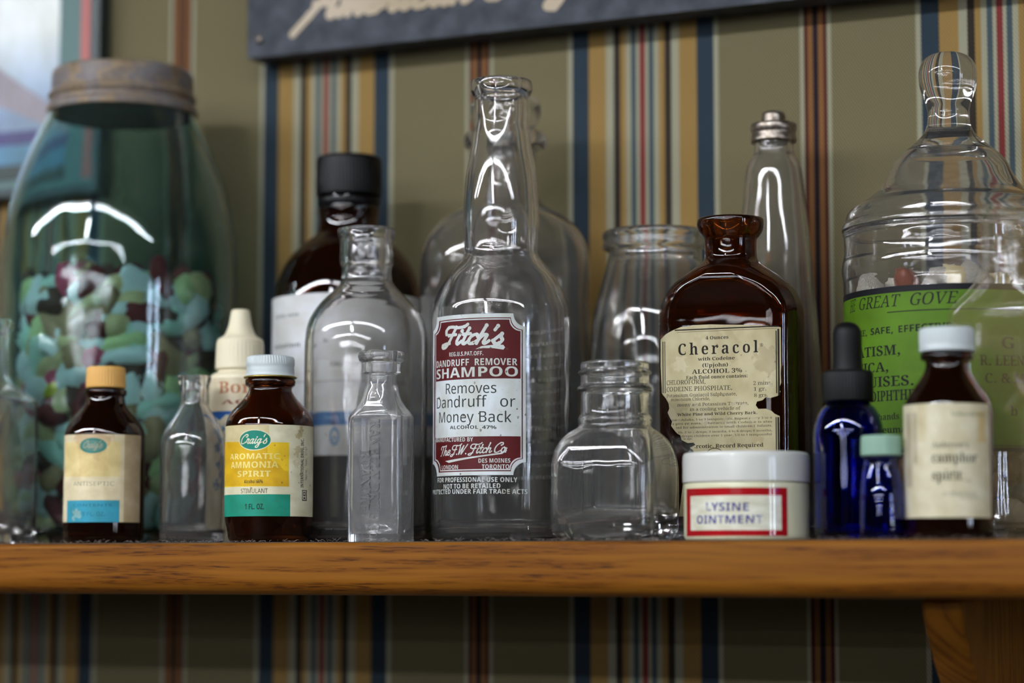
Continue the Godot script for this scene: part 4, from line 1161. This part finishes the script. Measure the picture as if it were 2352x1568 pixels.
	letters(pi, "G", "tb", 86.25, 39.14, 91.85, 4.30, Color(0.06, 0.065, 0.06), 0.00, 0.0, 0.00)
	letters(pi, "R. LEEN", "tb", 77.51, 32.54, 96.14, 3.96, Color(0.06, 0.065, 0.06), 0.00, 0.0, 0.00)
	letters(pi, "C. & M", "tb", 79.38, 25.94, 95.96, 3.63, Color(0.06, 0.065, 0.06), 0.00, 0.0, 0.00)
	letters(pi, "b", "tb", 89.32, 13.59, 92.38, 3.62, Color(0.06, 0.065, 0.06), 0.00, 0.0, 0.00)
	part(ap, "label", sheet([42.34], -58.27, 49.63, 33.38, 97.22, 0.3, 72), paper(pi, 0.6, false), "bright green label with black lettering")
	var ye := on_shelf("yellowed_bottle", "hazy yellowed flat glass bottle cut off at the right edge before the apothecary jar", "bottle", 0.2328, 0.1140)
	part(ye, "glass_body", vessel([[0.0, 21.50, 9.5, 6], [2.0, 23.50, 11, 7], [76.2, 23.50, 11, 7], [82.3, 23.30, 11, 7], [85.3, 22.30, 10.9, 7.5], [87.4, 20.30, 10.8, 8.5], [91.0, 16.5, 10.6, 9.5], [94.7, 13.2, 10.4, 10], [97.9, 11.19], [100.3, 10.55], [103.5, 10.32], [114.8, 10.25], [117.3, 10.57], [118.2, 11.86], [119.4, 12.66], [121.0, 12.82], [121.9, 12.50], [122.4, 11.22]], 2.0, 4.0, 96, 4, 2.0), M.warm_clear)
	ye.rotation.y = deg_to_rad(-14.0)
	var ed := on_shelf("square_bottle", "square clear glass bottle cut off at the left edge of the shelf", "bottle", -0.2072, 0.1340)
	part(ed, "glass_body", faceted_vessel([[0.0, 16.20, 16.20, 3], [1.5, 17.20, 17.20, 3.4], [59.0, 17.20, 17.20, 3.4], [62.8, 16.40, 16.40, 4.4], [66.0, 13.60, 13.60, 7], [69.4, 12.08], [72.1, 10.39], [75.1, 10.01], [90.3, 10.03], [92.2, 10.60], [93.7, 11.36], [96.0, 11.36], [97.2, 10.60]], 2.0, 4.0), M.old_clear)
	var te := on_shelf("barrel_jar", "big teal glass barrel jar with rusty zinc lid, half full of coloured pieces", "jar", -0.1868, 0.0620)
	part(te, "glass_body", vessel([[0.0, 44.64], [3.0, 47.63], [10.0, 50.05], [30.1, 51.73], [70.0, 53.12], [110.2, 53.72], [130.4, 53.61], [138.9, 53.05], [146.6, 52.09], [154.7, 50.51], [165.3, 47.74], [173.1, 44.95], [181.7, 41.56], [189.4, 38.16], [194.5, 35.75], [197.2, 34.55], [199.3, 33.54], [201.7, 32.74], [207.9, 32.36], [217.1, 31.98]], 2.6, 5.0, 96, 4, 3.0), M.teal)
	part(te, "screw_lid", turned([[198.4, 32.33], [198.0, 34.35], [199.3, 34.75], [200.9, 34.56], [202.1, 33.55], [203.8, 32.95], [204.6, 33.15], [206.2, 34.17], [207.5, 33.37], [208.7, 32.56], [211.0, 32.57], [215.1, 32.48], [217.3, 32.18], [218.4, 31.17], [218.8, 29.35], [219.0, 0.00]], 96, 2), M.zinc, "rusty grey zinc screw lid")

func back_print() -> Print:
	var p := Print.new(50.0, 71.0, 14.0, Color(0, 0, 0, 0))
	var c := Color(0.9, 0.9, 0.88)
	for row in 13:
		var y := 66.0 - row * 5.0
		var x := 3.0 + rng.randf() * 3.0
		while x < 46.0:
			var w := rng.randf_range(1.2, 4.0)
			var u := x
			while u < x + w:        # upright and level strokes of letters too small to read
				p.rect(u, y, u + 0.28, y + rng.randf_range(1.2, 1.9), c)
				if rng.randf() < 0.7:
					p.rect(u, y + (0.0 if rng.randf() < 0.5 else 1.0), u + 0.6, y + (0.28 if rng.randf() < 0.5 else 1.25), c)
				u += 0.72
			x += w + 0.9
	return p

# a bottle with flat panels and bevelled corners: every corner arc is one facet
func faceted_vessel(sections: Array, wall: float, floor_h: float) -> ArrayMesh:
	return vessel(sections, wall, floor_h, 64, 3, 1.0)

# a hollow lid: solid knob above, domed skin below
func lid_mesh(sections: Array, wall: float) -> ArrayMesh:
	var o := smooth(round_sections(sections), 3)
	var rings := []
	var n := 112
	var inner := []
	for i in o.size():
		if o[i][1] < 17.0 and i > 10:
			break
		inner.append([o[i][0] - wall * (0.6 if o[i][1] < 36.0 else 0.2), o[i][1] - wall * 1.2])
	rings.append(ring(1.5, 1.5, 1.5, inner[-1][0] + 0.8, n))
	for i in range(inner.size() - 1, 0, -1):
		if inner[i][0] > o[0][0] - 1.0:
			rings.append(ring(inner[i][1], inner[i][1], inner[i][1], inner[i][0], n))
	for s in o:
		rings.append(ring(maxf(s[1], 0.01), maxf(s[1], 0.01), maxf(s[1], 0.01), s[0], n))
	return loft(rings)

# ------------------------------------------------------------------ what the jars hold
func lump(kind: String, sd: int) -> ArrayMesh:   # shapes about 1 unit long, to be scaled
	var nz := FastNoiseLite.new()
	nz.seed = sd
	nz.frequency = 0.8
	var rings := []
	var n := 16
	var k := 11
	for i in k:
		var t := (i + 0.5) / k
		var r := sqrt(maxf(0.02, 1.0 - pow(2.0 * t - 1.0, 2.0)))
		var row := PackedVector3Array()
		for j in n:
			var a := TAU * j / n + PI / n
			var d := Vector3(sin(a) * r, 2 * t - 1, cos(a) * r)
			var f := 1.0 + 0.22 * nz.get_noise_3d(d.x * 1.6, d.y * 1.6, d.z * 1.6)
			var p := d * f
			match kind:
				"pebble":
					p = Vector3(p.x * 0.29, p.y * 0.5, p.z * 0.25)
				"stick":
					var rr := minf(1.0, 1.25 * r)
					p = Vector3(sin(a) * rr * 0.17 * f + 0.10 * (d.y * d.y), d.y * 0.52, cos(a) * rr * 0.17 * f)
				"chip":
					p = Vector3(p.x * 0.42 * (1.0 - 0.45 * d.y), p.y * 0.5, p.z * 0.14)
				"shell":
					var rib := 1.0 + 0.07 * cos(a * 8.0)
					p = Vector3(p.x * 0.44 * (1.0 - 0.5 * d.y) * rib, p.y * 0.46, p.z * 0.32 * (1.0 - 0.4 * d.y) * rib)
				"whelk":
					var rib := 1.0 + 0.10 * cos(d.y * 20.0 + a)
					p = Vector3(p.x * 0.34 * (1.0 - 0.6 * d.y) * rib, p.y * 0.55, p.z * 0.34 * (1.0 - 0.6 * d.y) * rib)
			row.append(p)
		rings.append(row)
	return loft(rings)

func make_contents() -> void:
	var kinds := ["pebble", "pebble", "stick", "chip", "shell", "whelk"]
	var shapes := []
	for i in kinds.size():
		shapes.append(lump(kinds[i], 20 + i))
	var word := ["smooth pebble", "knobbly pebble", "curved stick", "flat chip", "ribbed shell", "coiled shell"]
	var called := ["pebble", "pebble", "coral_stick", "shell_chip", "shell", "shell"]
	var cat := ["pebble", "pebble", "stick", "chip", "shell", "shell"]
	var paint := [["white", Color(0.92, 0.92, 0.90)], ["pale mint", Color(0.80, 0.90, 0.82)], ["pale green", Color(0.86, 0.89, 0.62)], ["tan", Color(0.72, 0.56, 0.40)], ["brown", Color(0.38, 0.24, 0.18)], ["maroon", Color(0.46, 0.10, 0.10)], ["pink", Color(0.86, 0.34, 0.44)], ["cream", Color(0.88, 0.78, 0.56)], ["orange", Color(0.92, 0.30, 0.08)], ["yellow-green", Color(0.80, 0.76, 0.12)]]
	var odds := [0, 0, 0, 0, 0, 0, 1, 1, 2, 2, 3, 3, 4, 4, 5, 5, 6, 7, 7]
	var mats := []
	for c in paint:
		mats.append(solid(c[1], 0.5, 0.4))
	var heap := "coloured pieces heaped in the teal jar"
	var centre := Vector3(-0.186814, TOP, 0.062)
	var cam_dir := atan2(0.4 - centre.x, 0.958 - centre.z)
	var inner := 46.5
	var top := 119.279
	var levels := 17
	for lv in levels:
		var h := 10.0 + (top - 14.0) * lv / (levels - 1.0)
		var count := 15
		for i in count:
			var phi := cam_dir + deg_to_rad(-112.0 + 224.0 * (i + 0.5 + 0.5 * (lv % 2) - 0.25) / count + rng.randf_range(-3, 3))
			var rad := inner - 5.0 - rng.randf() * 2.5 - (6.0 if lv < 1 else 0.0)
			_piece(centre, phi, rad, h + rng.randf_range(-2.0, 2.0), lv / (levels - 1.0), i / (count - 1.0), shapes, mats, paint, odds, word, called, cat, heap)
	for i in 26:     # the top of the heap
		var phi := TAU * i * 0.381966
		_piece(centre, phi, inner * 0.80 * sqrt((i + 0.5) / 26.0), top - 3.0 + rng.randf_range(-1.5, 2.5), 1.2, 0.5 + 0.49 * sin(phi - cam_dir), shapes, mats, paint, odds, word, called, cat, heap)
	# what fills the middle and the far side of the heap, hidden from any single view
	var core := MultiMeshInstance3D.new()
	core.name = "heap_core"
	var mm := MultiMesh.new()
	mm.transform_format = MultiMesh.TRANSFORM_3D
	mm.use_colors = true
	mm.mesh = shapes[0]
	var n := 900
	mm.instance_count = n
	for i in n:
		var u := rng.randf()
		var phi := rng.randf() * TAU
		var away := cos(phi - cam_dir) < -0.35
		var rad := (inner - 5.0 if away else inner - 13.0) * sqrt(u)
		var b := Basis.from_euler(Vector3(rng.randf() * TAU, rng.randf() * TAU, rng.randf() * TAU)).scaled(Vector3.ONE * 15.0 * MM)
		mm.set_instance_transform(i, Transform3D(b, Vector3(sin(phi) * rad, rng.randf_range(10.0, top - 7.0), cos(phi) * rad) * MM))
		var c: Color = paint[odds[rng.randi() % odds.size()]][1]
		mm.set_instance_color(i, c.srgb_to_linear())
	core.multimesh = mm
	var cm := solid(Color(1, 1, 1), 0.6)
	cm.vertex_color_use_as_albedo = true
	core.material_override = cm
	core.position = centre
	core.set_meta("kind", "stuff")
	tag(core, "mass of pebbles and shells inside the heap in the teal jar", "pebbles")
	add_child(core)

	# shells in the apothecary jar
	var seat := Vector3(0.197291, TOP, 0.054)
	var face := atan2(0.4 - seat.x, 0.958 - seat.z)
	var white := solid(Color(0.95, 0.92, 0.86), 0.75)
	white.heightmap_enabled = true
	white.heightmap_scale = 0.12
	white.heightmap_texture = noise_texture(0.06, 256, Color(0, 0, 0), Color(1, 1, 1), 2, 31)
	white.uv1_triplanar = true
	white.uv1_scale = Vector3(2, 2, 2)
	var brown := solid(Color(0.62, 0.34, 0.22), 0.35)
	var ivory := solid(Color(0.97, 0.90, 0.70), 0.45)
	var at := 104.103 - 4.8
	var list := [
		["shell", 4, -58.0, 36.0, at - 1.5, 12.5, white, "rough white shell nearest the left side of the green-labelled jar"],
		["shell", 0, -27.0, 35.0, at - 2.0, 14.5, brown, "glossy brown rounded shell showing above the green label"],
		["shell", 3, -42.0, 31.0, at - 3.5, 12.0, white, "white shell half hidden between the rough white and brown shells"],
		["shell", 5, 2.0, 31.0, at + 1.5, 12.0, ivory, "pointed ivory shell on top of the heap in the green-labelled jar"],
		["shell", 5, 14.0, 33.0, at + 1.0, 13.0, white, "knobbly white whelk beside the pointed ivory shell"],
		["shell", 4, -8.0, 33.0, at - 0.5, 11.0, white, "small grainy white shell left of the pointed ivory shell"],
		["shell", 3, 26.0, 34.0, at - 3.5, 13.0, ivory, "flat ivory shell piece just above the green label"],
		["shell", 4, 40.0, 34.0, at - 3.0, 12.0, white, "ribbed white shell behind the shoulder of the yellowed bottle"],
	]
	for s in list:
		var o := part(self, s[0], shapes[s[1]], s[6])
		tag(o, s[7], "shell", "shells in the apothecary jar")
		var phi: float = face + deg_to_rad(s[2])
		o.basis = Basis.from_euler(Vector3(rng.randf_range(-0.5, 0.5), rng.randf() * TAU, rng.randf_range(-1.0, 1.0))).scaled(Vector3.ONE * s[5] * MM * 1.25)
		o.position = seat + Vector3(sin(phi) * s[3], s[4], cos(phi) * s[3]) * MM
	var fill := MultiMeshInstance3D.new()
	fill.name = "shell_bed"
	var fm := MultiMesh.new()
	fm.transform_format = MultiMesh.TRANSFORM_3D
	fm.use_colors = true
	fm.mesh = shapes[4]
	fm.instance_count = 700
	var tone := [Color(0.62, 0.46, 0.28), Color(0.74, 0.62, 0.46), Color(0.80, 0.74, 0.64), Color(0.38, 0.46, 0.44), Color(0.48, 0.34, 0.2)]
	for i in fm.instance_count:
		var h := rng.randf_range(10.0, at - 8.0)
		var phi := rng.randf() * TAU
		var rad := 34.0 * sqrt(rng.randf())
		var b := Basis.from_euler(Vector3(rng.randf_range(1.2, 1.9), rng.randf() * TAU, 0)).scaled(Vector3.ONE * 16.0 * MM)
		fm.set_instance_transform(i, Transform3D(b, Vector3(sin(phi) * rad, h, cos(phi) * rad) * MM))
		var c: Color = tone[int(h / 5.0) % 5] if rng.randf() < 0.7 else tone[rng.randi() % 5]
		fm.set_instance_color(i, c.srgb_to_linear())
	fill.multimesh = fm
	fill.material_override = cm
	fill.position = seat
	fill.set_meta("kind", "stuff")
	tag(fill, "bed of small tan and white shells filling the green-labelled jar", "shells")
	add_child(fill)

var used := {}

func _piece(centre: Vector3, phi: float, rad: float, h: float, level: float, across: float, shapes: Array, mats: Array, paint: Array, odds: Array, word: Array, called: Array, cat: Array, heap: String) -> void:
	var lays := ["at the foot of", "low in", "below the middle of", "in the middle of", "above the middle of", "high in", "just under the top of"]
	var lay: String = "on top of" if level > 1.1 else lays[mini(6, int(level * 7.0))]
	var sides := ["far left", "mid left", "centre", "mid right", "far right"]
	var side: String = sides[mini(4, int(across * 5.0))]
	var k := 0
	var c := 0
	var size := 0.0
	var label := ""
	for attempt in 30:
		k = [0, 0, 1, 2, 2, 2, 3, 3, 4, 5][rng.randi() % 10]
		c = odds[rng.randi() % odds.size()]
		size = rng.randf_range(14.0, 19.0) * (1.45 if k == 2 else 1.0)
		label = "%s%s %s %s the teal jar's heap, %s" % ["big " if size > 17.0 else "", paint[c][0], word[k], lay, side]
		if not used.has(label):
			break
	used[label] = true
	var stray := ""
	if level < 1.1:                          # a few pieces that stand out in the photograph
		if absf(level - 0.69) < 0.03 and absf(across - 0.571) < 0.03:
			k = 2
			c = 8
			size = 22.0
			stray = "bright orange ringed stick lying level in the middle of the heap"
		elif absf(level - 0.62) < 0.03 and absf(across - 0.286) < 0.03:
			k = 0
			c = 6
			size = 17.0
			stray = "deep pink pebble left of the tan cap"
		elif absf(level - 0.56) < 0.03 and absf(across - 0.286) < 0.03:
			k = 0
			c = 9
			size = 12.0
			stray = "small acid yellow-green pebble below the deep pink one"
		elif level > 0.97 and absf(across - 0.357) < 0.03:
			k = 0
			c = 6
			size = 17.0
			stray = "pink pebble at the upper left of the heap"
		elif level > 0.97 and absf(across - 0.643) < 0.03:
			k = 2
			c = 5
			size = 24.0
			stray = "long maroon stick at the upper right of the heap"
	var o := part(self, called[k], shapes[k], mats[c])
	var b := Basis(Vector3.UP, phi) * Basis(Vector3.BACK, rng.randf_range(-1.5, 1.5) + (PI / 2 if stray.begins_with("bright") else 0.0)) * Basis(Vector3.RIGHT, rng.randf_range(-0.25, 0.25))
	if stray.begins_with("bright"):
		b = Basis(Vector3.UP, phi) * Basis(Vector3.BACK, PI / 2)
	o.basis = b.scaled(Vector3.ONE * size * MM)
	o.position = centre + Vector3(sin(phi) * rad, h, cos(phi) * rad) * MM
	tag(o, stray if stray != "" else label, cat[k], heap)

# ------------------------------------------------------------------ dust along the shelf edge
func make_lint() -> void:
	var st := SurfaceTool.new()
	st.begin(Mesh.PRIMITIVE_TRIANGLES)
	for i in 420:
		var p := Vector3(rng.randf_range(-0.2, 0.25), TOP + 0.0002, SHELF_DEPTH - 0.0005 - 0.004 * rng.randf() * rng.randf())
		var a := rng.randf() * TAU
		var len := rng.randf_range(0.6, 2.6) * MM
		var d := Vector3(cos(a), rng.randf_range(0.0, 0.5), sin(a) * 0.4) * len
		var bend := Vector3(rng.randf_range(-1, 1), rng.randf_range(0, 0.8), 0) * len * 0.35
		var last := p
		for j in range(1, 5):
			var t := j / 4.0
			var q := p + d * t + bend * 4.0 * t * (1 - t)
			var w := Vector3(0, 0.00004, 0.00002)
			for v in [last - w, q - w, last + w, last + w, q - w, q + w]:
				st.add_vertex(v)
			last = q
	st.generate_normals()
	var o := part(self, "lint", st.commit(), solid(Color(0.62, 0.57, 0.54), 0.9))
	(o.material_override as StandardMaterial3D).cull_mode = BaseMaterial3D.CULL_DISABLED
	o.set_meta("kind", "stuff")
	tag(o, "grey lint and dust along the front edge of the shelf", "lint")
